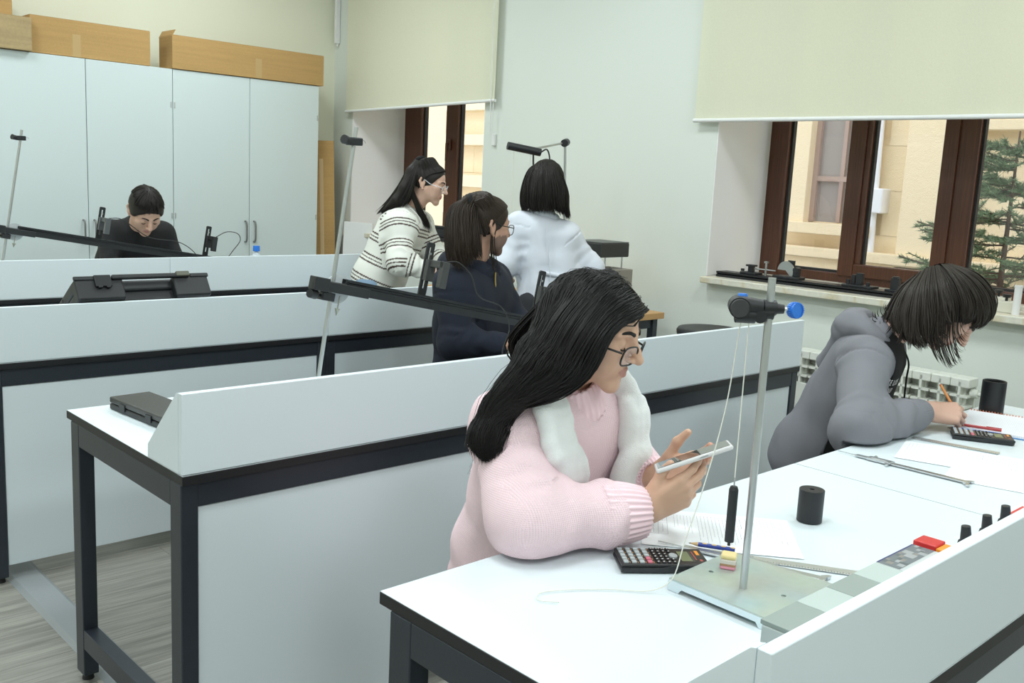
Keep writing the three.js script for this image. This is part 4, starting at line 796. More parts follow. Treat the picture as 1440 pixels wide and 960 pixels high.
function headField(h, o = {}) {
  const F = new Field(), P = h.P, s = h.s, E = (x, y, z, rx, ry, rz, k, sub) => F.ell(P(x, y, z), h.x, h.y, h.z, rx * s, ry * s, rz * s, k * s, sub), C = (a, b, ra, rb, k) => F.cone(P(...a), P(...b), ra * s, rb * s, k * s);
  const jw = o.jaw || 1;
  E(0, 0.032, -0.014, 0.072, 0.080, 0.090, 0.02);
  E(0, 0.034, 0.032, 0.059, 0.061, 0.055, 0.03);          // forehead
  E(0, -0.03, 0.038, 0.050, 0.060, 0.050, 0.03);          // mid face
  for (const q of [-1, 1]) {
    C([q * 0.052 * jw, -0.030, 0.006], [q * 0.014 * jw, -0.088, 0.066], 0.016, 0.013, 0.022);   // jaw
    E(q * 0.040, -0.012, 0.060, 0.024, 0.020, 0.022, 0.02);                                    // cheekbone
    E(q * 0.034, -0.040, 0.060, 0.019, 0.024, 0.019, 0.02);                                    // cheek
  }
  C([0, -0.088, 0.070], [0, -0.092, 0.072], 0.0150, 0.0140, 0.018);                             // chin
  E(0, -0.054, 0.072, 0.024, 0.020, 0.017, 0.016);                                             // mouth mound
  for (const q of [-1, 1]) {
    C([q * 0.012, 0.0245, 0.0855], [q * 0.046, 0.024, 0.070], 0.0085, 0.0075, 0.012);          // brow
    E(q * 0.031, 0.004, 0.0965, 0.017, 0.0115, 0.014, 0.012, true);                            // socket
    E(q * 0.031, 0.0035, 0.0735, 0.0155, 0.0135, 0.0145, 0.004);                               // lidded eye
  }
  C([0, 0.016, 0.0895], [0, -0.008, 0.104], 0.0082, 0.0085, 0.012);
  C([0, -0.008, 0.104], [0, -0.023, 0.1135], 0.0086, 0.0102, 0.008);                           // nose
  for (const q of [-1, 1]) E(q * 0.0115, -0.0265, 0.1000, 0.0075, 0.0065, 0.010, 0.006);
  C([-0.016, -0.0515, 0.0850], [0, -0.0485, 0.0905], 0.0040, 0.0050, 0.005); C([0.016, -0.0515, 0.0850], [0, -0.0485, 0.0905], 0.0040, 0.0050, 0.005);
  C([-0.014, -0.0595, 0.0850], [0, -0.0605, 0.0895], 0.0045, 0.0056, 0.005); C([0.014, -0.0595, 0.0850], [0, -0.0605, 0.0895], 0.0045, 0.0056, 0.005);
  for (const q of [-1, 1]) {                                                                   // ears
    const e = [P(q * 0.0745, 0.022, -0.014), P(q * 0.080, 0.026, -0.028), P(q * 0.083, 0.008, -0.032), P(q * 0.078, -0.018, -0.018), P(q * 0.0735, -0.030, -0.008)];
    F.chain(e, [0.005 * s, 0.0055 * s, 0.0055 * s, 0.0055 * s, 0.0065 * s], 0.006 * s);
    E(q * 0.0735, 0.0, -0.014, 0.007, 0.024, 0.014, 0.006);
  }
  C([0, -0.055, -0.018], [0, -0.11, -0.03], 0.052 * (o.neck || 1), 0.05 * (o.neck || 1), 0.03);
  return F;
}
const lips = (c, lip) => (p) => { const [x, y, z] = p; return z > 0.078 && Math.hypot(x / 0.0205, (y + 0.055) / 0.0105) < 1 ? lip : c; };
function headColor(h, skin, lip, beard) {
  const L = lips(skin, lip);
  return (x, y, z) => { const p = h.inv(x, y, z); let c = L(p); if (beard && c === skin && p[2] > 0.0 && p[1] < -0.032 + 0.016 * noise3(p[0] * 60, 3, p[2] * 45) && (p[1] < -0.066 || p[2] < 0.074 || Math.abs(p[0]) > 0.026 || (p[1] > -0.045 && p[1] < -0.034 && p[2] > 0.08))) c = beard; const n = 0.03 * noise3(p[0] * 90, p[1] * 90, p[2] * 90); return [c[0] * (1 + n), c[1] * (1 + n), c[2] * (1 + n)]; };
}
// hand: Y along fingers, X to the thumb, Z out of the palm (curl direction)
function handField(F, o) {
  const s = o.s || 1, Y = o.dir.clone().normalize(), Z = o.palm.clone().addScaledVector(Y, -o.palm.dot(Y)).normalize(), X = V().crossVectors(Y, Z).multiplyScalar(o.side === 'R' ? 1 : -1);
  const P = (x, y, z) => o.wrist.clone().addScaledVector(X, x * s).addScaledVector(Y, y * s).addScaledVector(Z, z * s);
  const mc = [[0.027, 0.086, 0], [0.0085, 0.090, -0.002], [-0.0105, 0.085, -0.001], [-0.028, 0.076, 0.002]], len = [0.068, 0.076, 0.070, 0.055], rad = [0.0088, 0.0090, 0.0085, 0.0075];
  F.cone(P(0, -0.03, 0), P(0, 0.012, 0.0), 0.024 * s, 0.021 * s, 0.02);
  for (let i = 0; i < 4; i++) F.cone(P(mc[i][0] * 0.55, 0.012, 0.001), P(...mc[i]), 0.0155 * s, 0.0112 * s, 0.012 * s);
  F.cone(P(0.016, 0.02, 0.008), P(0.024, 0.055, 0.008), 0.015 * s, 0.011 * s, 0.012 * s); F.cone(P(-0.016, 0.02, 0.006), P(-0.024, 0.055, 0.005), 0.014 * s, 0.010 * s, 0.012 * s);
  const tips = [];
  for (let i = 0; i < 4; i++) {
    let p = P(...mc[i]), a = 0; const cu = o.curl[i], sp = (o.spread || [0.08, 0.0, -0.06, -0.14])[i], seg = [0.46, 0.30, 0.24];
    for (let j = 0; j < 3; j++) {
      a += cu[j]; const d = Y.clone().multiplyScalar(Math.cos(a)).addScaledVector(Z, Math.sin(a)).addScaledVector(X, sp * Math.cos(a)).normalize();
      const q = p.clone().addScaledVector(d, len[i] * seg[j] * s * (o.flen || 1)), r0 = rad[i] * (1 - 0.08 * j) * s, r1 = rad[i] * (1 - 0.08 * (j + 1)) * s;
      F.cone(p, q, r0 * 1.02, r1, j ? 0.0025 * s : 0.006 * s); p = q; if (j === 2) tips.push([p, d]);
    }
  }
  const th = o.thumb || [[0.036, 0.035, 0.012], [0.052, 0.066, 0.02], [0.056, 0.094, 0.024]];
  F.chain([P(0.018, 0.012, 0.008), P(...th[0]), P(...th[1]), P(...th[2])], [0.0145 * s, 0.0115 * s, 0.0098 * s, 0.0078 * s], 0.007 * s);
  return { P, tips };
}
// many thin tapered tubes as one geometry
function strands(list, sides = 4) {
  const pos = [], nor = [], tri = [];
  const T = V(), A = V(), Bv = V(), n = V();
  for (const { pts, r0, r1, mid } of list) {
    const m = pts.length, base = pos.length / 3;
    for (let i = 0; i < m; i++) {
      T.subVectors(pts[Math.min(m - 1, i + 1)], pts[Math.max(0, i - 1)]).normalize();
      if (i === 0) { A.set(0.3, 1, 0.2).cross(T).normalize(); } else { A.addScaledVector(T, -A.dot(T)).normalize(); }
      Bv.crossVectors(T, A); const t = i / (m - 1), r = (r0 + (r1 - r0) * t) * (t > 0.85 ? Math.max(0.15, (1 - t) / 0.15) : 1);
      for (let k = 0; k < sides; k++) { const q = k / sides * 6.28318; n.copy(A).multiplyScalar(Math.cos(q)).addScaledVector(Bv, Math.sin(q)); pos.push(pts[i].x + n.x * r, pts[i].y + n.y * r, pts[i].z + n.z * r); nor.push(n.x, n.y, n.z); }
      if (i) for (let k = 0; k < sides; k++) { const a = base + (i - 1) * sides + k, b = base + (i - 1) * sides + (k + 1) % sides; tri.push(a, b, b + sides, a, b + sides, a + sides); }
    }
  }
  const g = new THREE.BufferGeometry(); g.setAttribute('position', new THREE.Float32BufferAttribute(pos, 3)); g.setAttribute('normal', new THREE.Float32BufferAttribute(nor, 3)); g.setAttribute('uv', new THREE.Float32BufferAttribute(new Float32Array(pos.length / 3 * 2), 2)); g.setIndex(tri);
  return g;
}
// strands between guide curves; guides: arrays of points of equal length
function sheetStrands(guides, n, o = {}) {
  const nc = o.clump || 0, clumps = []; for (let i = 0; i < nc; i++) clumps.push({ u: (i + rnd()) / nc, off: V(rr(-1, 1), rr(-1, 1), rr(-1, 1)), ph: rr(0, 6.28), amp: rnd(), cut: rnd(), curl: V(rr(-1, 1), rr(-0.5, 0.8), rr(-1, 1)) });
  const out = [], m = o.seg || 16, jit = o.jitter ?? 0.006, depth = o.depth ?? 0.006, curves = guides.map((g) => new THREE.CatmullRomCurve3(g, false, 'centripetal'));
  const samples = curves.map((c) => { const a = []; for (let i = 0; i <= m; i++) a.push(c.getPoint(i / m)); return a; });
  for (let s = 0; s < n; s++) {
    const K = nc ? clumps[Math.floor(rnd() * nc)] : null, uu = K ? K.u + rr(-0.8, 0.8) / nc : (s + rnd()) / n, u = Math.max(0, Math.min(0.9999, uu)) * (guides.length - 1), g = Math.floor(u), w = u - g, off = V(rr(-1, 1), rr(-1, 1), rr(-1, 1)).multiplyScalar(K ? jit * 0.45 : jit); if (K) off.addScaledVector(K.off, jit * 0.8);
    const ph = K ? K.ph + rr(-0.4, 0.4) : rr(0, 6.28), amp = (K ? K.amp * 0.8 + 0.2 * rnd() : rnd()) * (o.wave ?? 0.002), cut = 1 - (K ? K.cut * 0.75 + rnd() * 0.25 : rnd()) * (o.cut ?? 0.1), start = rr(0, o.start ?? 0.0), pts = [];
    const curl = o.curl ? (K ? K.curl.clone() : V(rr(-1, 1), rr(-0.5, 0.8), rr(-1, 1))).multiplyScalar(o.curl * (K ? rr(0.7, 1) : rnd())) : null;
    for (let i = 0; i <= m; i++) {
      const t = start + (i / m) * (cut - start), f = t * m, i0 = Math.min(m - 1, Math.floor(f)), q = f - i0;
      const a = samples[g][i0].clone().lerp(samples[g][i0 + 1], q), b = samples[g + 1][i0].clone().lerp(samples[g + 1][i0 + 1], q), p = a.lerp(b, w);
      const k = Math.min(1, 0.35 + t * 1.2); p.addScaledVector(off, k); p.x += amp * Math.sin(ph + t * 7) * t; p.y += amp * 0.6 * Math.cos(ph + t * 6) * t; p.z += amp * Math.cos(ph * 1.3 + t * 8) * t;
      if (curl && t > 0.55) p.addScaledVector(curl, (t - 0.55) * (t - 0.55) * 4);
      if (o.skin) for (const S of o.skin) { for (let it = 0; it < 2; it++) { const lim = (o.gap ?? 0.003) + Math.abs(off.x) * 0.6, d = S.eval(p.x, p.y, p.z); if (d >= lim) break; const e = 0.002, gx = S.eval(p.x + e, p.y, p.z) - S.eval(p.x - e, p.y, p.z), gy = S.eval(p.x, p.y + e, p.z) - S.eval(p.x, p.y - e, p.z), gz = S.eval(p.x, p.y, p.z + e) - S.eval(p.x, p.y, p.z - e), l = Math.hypot(gx, gy, gz) || 1; p.x += gx / l * (lim - d); p.y += gy / l * (lim - d); p.z += gz / l * (lim - d); } }
      if (o.inflate) p.addScaledVector(V().subVectors(p, o.centre).normalize(), o.inflate);
      pts.push(p);
    }
    out.push({ pts, r0: (o.r || 0.0022) * rr(0.7, 1.2), r1: (o.r || 0.0022) * rr(0.4, 0.8) });
  }
  return out;
}
function hairCap(h, o = {}) {
  const F = new Field(), s = h.s, g = o.grow ?? 0.008;
  F.ell(h.P(0, 0.032, -0.016), h.x, h.y, h.z, (0.072 + g) * s, (0.080 + g) * s, (0.090 + g) * s, 0.01); F.ell(h.P(0, 0.034, 0.032), h.x, h.y, h.z, (0.060 + g) * s, (0.062 + g) * s, (0.056 + g) * s, 0.03 * s);
  if (o.nape) F.ell(h.P(0, -0.035, -0.045), h.x, h.y, h.z, 0.058 * s, 0.05 * s, 0.05 * s, 0.03 * s);
  const c = o.line ?? 0.022, ny = o.ny ?? -0.55, nz = o.nz ?? 0.83;
  F.cut((x, y, z) => { const p = h.inv(x, y, z); return (p[1] * ny + p[2] * nz - c - 0.012 * (o.peak ?? 0) * Math.abs(p[0] / 0.07) + 0.003 * noise3(p[0] * 120, p[1] * 40, p[2] * 40)) * s; });
  F.cut((x, y, z) => { const p = h.inv(x, y, z); return (-p[1] - (o.low ?? 0.06) + Math.max(0, p[2] + 0.02) * 0.6) * s; });
  return F;
}
function glassesFor(h, parent, o) {
  const g = new THREE.Group(); g.name = 'glasses'; parent.add(g);
  const s = h.s, dy = o.dy ?? 0, dz = o.dz ?? 0.104, w = o.w ?? 0.026, hh = o.h ?? 0.02, r = (o.r ?? 0.0018) * s, loc = (p) => V().subVectors(p, o.origin), tilt = 0.12;
  const rims = [], lens = [];
  for (const q of [-1, 1]) {
    const pts = [], cx = q * 0.0335;
    for (let i = 0; i < 28; i++) { const a = i / 28 * 6.2832, c = Math.cos(a), sn = Math.sin(a), e = 0.62, x = Math.sign(c) * Math.abs(c) ** e * w, y = Math.sign(sn) * Math.abs(sn) ** e * hh; pts.push(loc(h.P(cx + x, dy + y, dz - Math.abs(cx + x) * 0.22 + y * tilt))); }
    mesh('rim', new THREE.TubeGeometry(new THREE.CatmullRomCurve3(pts, true), 56, r, 6, true), o.mat, g);
    const sh = []; const ctr = loc(h.P(cx, dy, dz - Math.abs(cx) * 0.22)); const lp = [], li = []; lp.push(ctr.x, ctr.y, ctr.z); pts.forEach((p) => lp.push(p.x, p.y, p.z)); for (let i = 0; i < 28; i++) li.push(0, 1 + i, 1 + (i + 1) % 28);
    const lg = new THREE.BufferGeometry(); lg.setAttribute('position', new THREE.Float32BufferAttribute(lp, 3)); lg.setIndex(li); lg.computeVertexNormals(); mesh('lens', lg, M.glass, g);
    mesh('temple', wire([h.P(q * 0.061, dy + 0.008, dz - 0.014), h.P(q * 0.070, dy + 0.010, dz - 0.035), h.P(q * 0.077, dy + 0.013, 0.03), h.P(q * 0.0795, 0.02, -0.012), h.P(q * 0.079, -0.0, -0.035)].map(loc), r * 1.15, 24, 6), o.mat, g);
  }
  mesh('bridge', wire([h.P(-0.009, dy + 0.004, dz - 0.003), h.P(0, dy + 0.007, dz + 0.002), h.P(0.009, dy + 0.004, dz - 0.003)].map(loc), r, 10, 6), o.mat, g);
  return g;
}
const knitBump = texture(128, 128, (u, v) => { const a = (u * 8) % 1, b = (v * 10 + (a < 0.5 ? a : 1 - a) * 1.0) % 1; return 0.25 + 0.75 * Math.sin(a * 3.1416) * Math.sin(b * 3.1416); }, { srgb: false, repeat: [30, 30] });
const clothBump = texture(128, 128, (u, v) => 0.5 * tileNoise(u, v, 64, 64, 201) + 0.5 * tileNoise(u, v, 128, 128, 202), { srgb: false, repeat: [20, 20] });
const folds = (amp, f, s = 0, stretch = [1, 1, 1]) => (x, y, z) => { const a = x * f * stretch[0] + s, b = y * f * stretch[1], c = z * f * stretch[2]; const w = noise3(a * 0.6, b * 0.6, c * 0.6) * 1.2, n = noise3(a + w, b + w * 0.7, c - w), m = noise3(a * 2.1 + 7, b * 2.1, c * 2.1 + w); return amp * (0.8 - 1.5 * Math.sqrt(n * n + 0.12) + 0.35 * m); };
// creases round a bent arm: wrinkles across the axis near the elbow and a sewn seam near the shoulder
function armFolds(a, b, c, amp, seam = 0.07) {
  const ab = V().subVectors(b, a), bc = V().subVectors(c, b), l1 = ab.length(), l2 = bc.length(); ab.normalize(); bc.normalize(); const inner = bc.clone().sub(ab).normalize();
  return (x, y, z) => {
    const px = x - a.x, py = y - a.y, pz = z - a.z, s1 = px * ab.x + py * ab.y + pz * ab.z, qx = x - b.x, qy = y - b.y, qz = z - b.z, s2 = qx * bc.x + qy * bc.y + qz * bc.z;
    const t1 = Math.max(0, Math.min(l1, s1)), t2 = Math.max(0, Math.min(l2, s2)), d1 = Math.hypot(px - ab.x * t1, py - ab.y * t1, pz - ab.z * t1), d2 = Math.hypot(qx - bc.x * t2, qy - bc.y * t2, qz - bc.z * t2);
    if (Math.min(d1, d2) > 0.11) return 0;
    const s = d1 < d2 ? s1 : l1 + s2, n = noise3(x * 14, y * 14, z * 14), side = Math.max(0, 0.35 + (qx * inner.x + qy * inner.y + qz * inner.z) / 0.07), e = (s - l1) / 0.10;
    let r = amp * Math.exp(-e * e) * Math.min(1, side) * Math.sin(s * 105 + n * 3.2);
    const m = (s - seam) / 0.0045; if (seam > 0 && d1 <= d2) r += 0.0035 * Math.exp(-m * m);
    const g = (s - l1 - l2 * 0.55) / 0.08; return r + amp * 0.7 * Math.exp(-g * g) * Math.sin(s * 90 + n * 4);
  };
}
const both = (...fs) => (x, y, z, d) => { let r = 0; for (const f of fs) r += f(x, y, z, d); return r; };
const deskCut = (edge, y0 = 0.7535) => (x, y, z) => (y0 - y > 0 && z > edge ? Math.min(y0 - y, z - edge) : -1);
// a person: body (skin) with clothing and hair as children; joints in world coordinates
function person(label, J, o) {
  const base = V(J.hip.x, 0, J.hip.z), g = thing('person', label, 'person', [base.x, base.y, base.z]);
  const put = (name, geo, mat, parent = g) => { geo.translate(-base.x, -base.y, -base.z); return mesh(name, geo, mat, parent); };
  const h = J.head, lat = V().subVectors(J.lsh, J.rsh).normalize(), sc = o.build || 1, up = V().subVectors(J.neck, J.hip).normalize();
  const side = (p, d) => p.clone().addScaledVector(lat, d);
  const hipL = J.hipL || side(J.hip, 0.085), hipR = J.hipR || side(J.hip, -0.085);
  // torso and limbs shared by skin and clothes
  const torso = (F, e, k) => {
    const mid = J.hip.clone().lerp(J.neck, 0.5), ch = J.hip.clone().lerp(J.neck, 0.78), fwd = V().crossVectors(lat, up);
    F.cone(side(J.rsh, 0.015), side(J.lsh, -0.015), 0.048 * sc + e, 0.048 * sc + e, k);
    for (const q of [-1, 1]) F.chain([side(J.hip, q * 0.075), side(mid, q * 0.058), side(ch, q * 0.075)], [0.092 * sc + e, 0.082 * sc + e, 0.085 * sc + e], k);
    F.cone(ch, J.neck, 0.07 * sc + e * 0.7, 0.05 * sc + e * 0.5, k);
  };
  const arm = (F, s, e, k, stop = 1) => { const a = J[s + 'sh'], b = J[s + 'el'], c = J[s + 'wr'], w = b.clone().lerp(c, stop); F.cone(a, b, 0.047 * sc + e, 0.040 * sc + e, k); F.cone(b, w, 0.040 * sc + e, (0.026 + 0.014 * (1 - stop)) * sc + e, k); };
  const legs = (F, e, k) => { for (const [hp, s] of [[hipL, 'l'], [hipR, 'r']]) { F.cone(hp, J[s + 'kn'], 0.082 * sc + e, 0.056 * sc + e, k); F.cone(J[s + 'kn'], J[s + 'an'], 0.056 * sc + e, 0.040 * sc + e, k); } };
  // skin
  const S = new Field(); torso(S, -0.014, 0.06); arm(S, 'l', -0.006, 0.03); arm(S, 'r', -0.006, 0.03); legs(S, -0.008, 0.05); S.cone(J.neck, h.P(0, -0.06, -0.02), 0.052 * h.s, 0.050 * h.s, 0.03);
  if (o.desk) S.cut(deskCut(o.desk, 0.767));
  const skinC = o.skin, flat1 = (x, y, z) => skinC;
  const parts = [meshField(S, 0.014, flat1)];
  const HF = headField(h, o.headOpt); parts.push(meshField(HF, o.headCell || 0.0045, headColor(h, skinC, o.lip || [skinC[0] * 0.8, skinC[1] * 0.45, skinC[2] * 0.45], o.beard)));
  for (const s of ['l', 'r']) { const hd = J[s + 'hand']; if (!hd) continue; const K = new Field(); const el = J[s + 'el'], wr = hd.wrist; K.cone(wr.clone().lerp(el, 0.35), wr, 0.034 * sc, 0.0245 * sc, 0.02); const info = handField(K, { ...hd, side: s.toUpperCase() }); hd.info = info; if (o.desk) K.cut(deskCut(o.desk, hd.rest || 0.756)); parts.push(meshField(K, hd.cell || 0.005, (x, y, z) => { for (const [p, d] of info.tips) { const q = Math.hypot(x - p.x, y - p.y, z - p.z); if (q < 0.011) return [skinC[0] * 1.02, skinC[1] * 0.86, skinC[2] * 0.86]; } return skinC; })); }
  const bodyGeo = mergeColored(parts);
  const body = put('body', bodyGeo, std(0xffffff, 0.48, 0, { vertexColors: true }));
  return { g, put, base, h, lat, up, side, torso, arm, legs, sc, hipL, hipR, body, HF };
}
function mergeColored(list) { const g = mergeGeometries(list.map((q) => q.toNonIndexed())); return mergeVertices(g, 1e-6); }
// raised patch following a field, for printed lettering
function patch(F, o, uAxis, vAxis, nAxis, w, h, lift, nu = 24, nv = 12) {
  const g = new THREE.PlaneGeometry(1, 1, nu, nv), p = g.attributes.position;
  for (let i = 0; i < p.count; i++) { const q = o.clone().addScaledVector(uAxis, p.getX(i) * w).addScaledVector(vAxis, p.getY(i) * h); for (let k = 0; k < 80; k++) { const d = F.eval(q.x, q.y, q.z); if (d > -0.0004) break; q.addScaledVector(nAxis, Math.max(0.0004, Math.min(-d * 0.7, 0.01))); } q.addScaledVector(nAxis, lift); p.setXYZ(i, q.x, q.y, q.z); }
  g.computeVertexNormals(); return g;
}
function stool(label, x, z, seatY, group) {
  const g = thing('lab_stool', label, 'stool', [x, 0, z]);
  mesh('seat', new THREE.LatheGeometry([[0, -0.045], [0.15, -0.045], [0.165, -0.035], [0.168, -0.015], [0.16, -0.002], [0.12, 0.0], [0, 0]].map(([a, b]) => new THREE.Vector2(a, b + seatY)), 32), M.blackPlastic, g);
  mesh('column', rod(V(0, 0.06, 0), V(0, seatY - 0.044, 0), 0.022), M.satinSteel, g);
  for (let k = 0; k < 5; k++) { const a = k * 1.2566, e = V(Math.cos(a) * 0.24, 0.03, Math.sin(a) * 0.24); const l = mesh('leg', rod(V(0, 0.07, 0), e, 0.018, 0.012, 8), M.blackPlastic, g); mesh('glide', rod(V(e.x, 0.0, e.z), V(e.x, 0.03, e.z), 0.014), M.rubber, l); }
  return g;
}
function shoe(P, toe, ankle, mat) { const F = new Field(); const d = V().subVectors(toe, ankle).setY(0).normalize(), a = V(ankle.x, 0.045, ankle.z); F.cone(a.clone().addScaledVector(d, -0.03), a.clone().addScaledVector(d, 0.08).setY(0.04), 0.042, 0.038, 0.02); F.cone(a.clone().addScaledVector(d, 0.08).setY(0.036), a.clone().addScaledVector(d, 0.15).setY(0.034), 0.036, 0.03, 0.02); F.cone(a, ankle, 0.04, 0.04, 0.02); F.cut((x, y, z) => 0.003 - y); return P.put('shoe', meshField(F, 0.012), mat); }
const pinkGuides = [
  [V(0.578, 1.178, -1.159), V(0.522, 1.170, -1.147), V(0.457, 1.143, -1.141), V(0.420, 1.080, -1.147), V(0.384, 1.035, -1.184), V(0.352, 1.013, -1.231), V(0.317, 0.997, -1.268), V(0.293, 0.952, -1.266), V(0.285, 0.915, -1.259)],
  [V(0.569, 1.201, -1.180), V(0.466, 1.179, -1.161), V(0.404, 1.132, -1.153), V(0.377, 1.073, -1.172), V(0.346, 1.035, -1.214), V(0.320, 1.010, -1.254), V(0.299, 0.978, -1.267), V(0.280, 0.941, -1.263), V(0.274, 0.911, -1.254)],
  [V(0.567, 1.225, -1.208), V(0.460, 1.202, -1.193), V(0.381, 1.150, -1.179), V(0.353, 1.084, -1.197), V(0.328, 1.040, -1.232), V(0.308, 1.001, -1.263), V(0.290, 0.965, -1.272), V(0.274, 0.935, -1.267), V(0.268, 0.909, -1.259)],
  [V(0.568, 1.241, -1.232), V(0.468, 1.212, -1.237), V(0.389, 1.155, -1.229), V(0.356, 1.086, -1.237), V(0.325, 1.032, -1.261), V(0.301, 0.988, -1.281), V(0.283, 0.956, -1.283), V(0.273, 0.928, -1.280), V(0.270, 0.909, -1.271)],
  [V(0.576, 1.244, -1.253), V(0.500, 1.216, -1.291), V(0.436, 1.156, -1.296), V(0.393, 1.091, -1.294), V(0.343, 1.023, -1.298), V(0.309, 0.979, -1.306), V(0.289, 0.949, -1.305), V(0.277, 0.928, -1.298), V(0.272, 0.913, -1.285)],
  [V(0.587, 1.243, -1.270), V(0.537, 1.209, -1.339), V(0.494, 1.143, -1.364), V(0.452, 1.075, -1.360), V(0.379, 1.011, -1.345), V(0.332, 0.969, -1.339), V(0.303, 0.944, -1.332), V(0.284, 0.930, -1.319), V(0.279, 0.920, -1.308)],
];
const greyGuides = [
  [V(2.099, 1.222, -1.225), V(2.109, 1.203, -1.155), V(2.130, 1.154, -1.110), V(2.144, 1.099, -1.098), V(2.129, 1.050, -1.115)],
  [V(2.071, 1.222, -1.224), V(2.051, 1.184, -1.151), V(2.063, 1.125, -1.111), V(2.069, 1.068, -1.107), V(2.064, 1.044, -1.134)],
  [V(2.062, 1.222, -1.233), V(2.004, 1.182, -1.166), V(1.994, 1.136, -1.138), V(2.002, 1.094, -1.134), V(2.019, 1.059, -1.138)],
  [V(2.051, 1.219, -1.243), V(1.970, 1.163, -1.181), V(1.953, 1.084, -1.151), V(1.954, 1.012, -1.147), V(1.992, 0.957, -1.140)],
  [V(2.038, 1.214, -1.254), V(1.939, 1.150, -1.207), V(1.917, 1.082, -1.185), V(1.919, 1.019, -1.182), V(1.944, 0.970, -1.175)],
  [V(2.042, 1.203, -1.276), V(1.934, 1.141, -1.252), V(1.899, 1.065, -1.240), V(1.896, 1.008, -1.229), V(1.918, 0.970, -1.214)],
  [V(2.058, 1.187, -1.299), V(1.970, 1.134, -1.300), V(1.929, 1.076, -1.298), V(1.917, 1.032, -1.285), V(1.926, 0.999, -1.268)],
  [V(2.101, 1.178, -1.326), V(2.062, 1.133, -1.352), V(2.037, 1.083, -1.364), V(2.024, 1.056, -1.371), V(2.020, 1.069, -1.377)],
];
const navyTail = [
  [V(1.575, 1.328, -2.869), V(1.520, 1.294, -2.886), V(1.486, 1.206, -2.870), V(1.482, 1.126, -2.855), V(1.496, 1.070, -2.843)],
  [V(1.563, 1.334, -2.855), V(1.505, 1.288, -2.843), V(1.482, 1.209, -2.818), V(1.480, 1.130, -2.802), V(1.493, 1.070, -2.790)],
  [V(1.579, 1.323, -2.865), V(1.534, 1.276, -2.826), V(1.515, 1.197, -2.798), V(1.514, 1.139, -2.786), V(1.532, 1.096, -2.787)],
  [V(1.609, 1.317, -2.891), V(1.586, 1.262, -2.844), V(1.572, 1.196, -2.814), V(1.571, 1.143, -2.802), V(1.590, 1.109, -2.805)],
];
const stripeTail = [
  [V(2.476, 1.508, -4.349), V(2.437, 1.448, -4.373), V(2.389, 1.344, -4.394), V(2.342, 1.255, -4.432), V(2.294, 1.185, -4.476)],
  [V(2.463, 1.504, -4.319), V(2.416, 1.433, -4.319), V(2.374, 1.338, -4.323), V(2.341, 1.258, -4.365), V(2.302, 1.191, -4.441)],
  [V(2.468, 1.497, -4.312), V(2.420, 1.422, -4.285), V(2.390, 1.333, -4.279), V(2.381, 1.278, -4.289), V(2.373, 1.247, -4.303)],
];
const coatGuides = [
  [V(2.723, 1.501, -3.608), V(2.618, 1.468, -3.602), V(2.580, 1.380, -3.604), V(2.578, 1.298, -3.601), V(2.593, 1.259, -3.592)],
  [V(2.712, 1.501, -3.591), V(2.619, 1.455, -3.556), V(2.588, 1.369, -3.538), V(2.589, 1.291, -3.533), V(2.598, 1.252, -3.530)],
  [V(2.707, 1.501, -3.581), V(2.626, 1.446, -3.506), V(2.612, 1.365, -3.486), V(2.617, 1.294, -3.480), V(2.626, 1.259, -3.476)],
  [V(2.710, 1.501, -3.579), V(2.662, 1.451, -3.487), V(2.661, 1.367, -3.454), V(2.668, 1.290, -3.444), V(2.687, 1.247, -3.444)],
  [V(2.727, 1.498, -3.590), V(2.718, 1.461, -3.492), V(2.733, 1.380, -3.459), V(2.736, 1.291, -3.450), V(2.754, 1.233, -3.447)],
];

const dark = (c, r = 0.42) => phys(c, r, { sheen: 0.25, sheenRoughness: 0.35 });
const SK = { pink: [0.66, 0.40, 0.28], grey: [0.62, 0.38, 0.29], navy: [0.46, 0.26, 0.18], stripe: [0.64, 0.40, 0.30], boy: [0.60, 0.37, 0.27], coat: [0.62, 0.40, 0.31] };
const M2 = {
  pinkKnit: phys([0.95, 0.71, 0.76], 0.9, { sheen: 0.6, sheenRoughness: 0.6, bumpMap: knitBump, bumpScale: 0.0016 }),
  pinkRib: phys([0.95, 0.70, 0.75], 0.9, { sheen: 0.6, sheenRoughness: 0.6 }),
  fleece: phys([0.95, 0.96, 0.95], 0.95, { sheen: 0.8, sheenRoughness: 0.7, bumpMap: clothBump, bumpScale: 0.002 }),
  greyJersey: phys([0.20, 0.20, 0.22], 0.9, { sheen: 0.3, sheenRoughness: 0.6, bumpMap: clothBump, bumpScale: 0.0004 }),
  blackJersey: std([0.010, 0.010, 0.011], 0.85, 0, { bumpMap: clothBump, bumpScale: 0.0004 }),
  navyJersey: phys([0.009, 0.012, 0.024], 0.92, { bumpMap: clothBump, bumpScale: 0.0005 }),
  coatWhite: std([0.66, 0.69, 0.76], 0.75, 0, { bumpMap: clothBump, bumpScale: 0.0002 }),
  denim: std([0.25, 0.36, 0.5], 0.85, 0, { bumpMap: clothBump, bumpScale: 0.0004 }),
  trousers: std([0.03, 0.03, 0.035], 0.85), shoes: std([0.6, 0.6, 0.6], 0.6), shoesDark: std([0.03, 0.03, 0.03], 0.5),
  hairBlack: phys([0.008, 0.007, 0.0065], 0.45, { specularIntensity: 0.55 }),
  hairBrown: phys([0.024, 0.017, 0.012], 0.45, { specularIntensity: 0.7 }), hairDark: phys([0.013, 0.010, 0.008], 0.48, { specularIntensity: 0.6 }), hairWarm: phys([0.026, 0.016, 0.010], 0.48, { specularIntensity: 0.6 }),
};
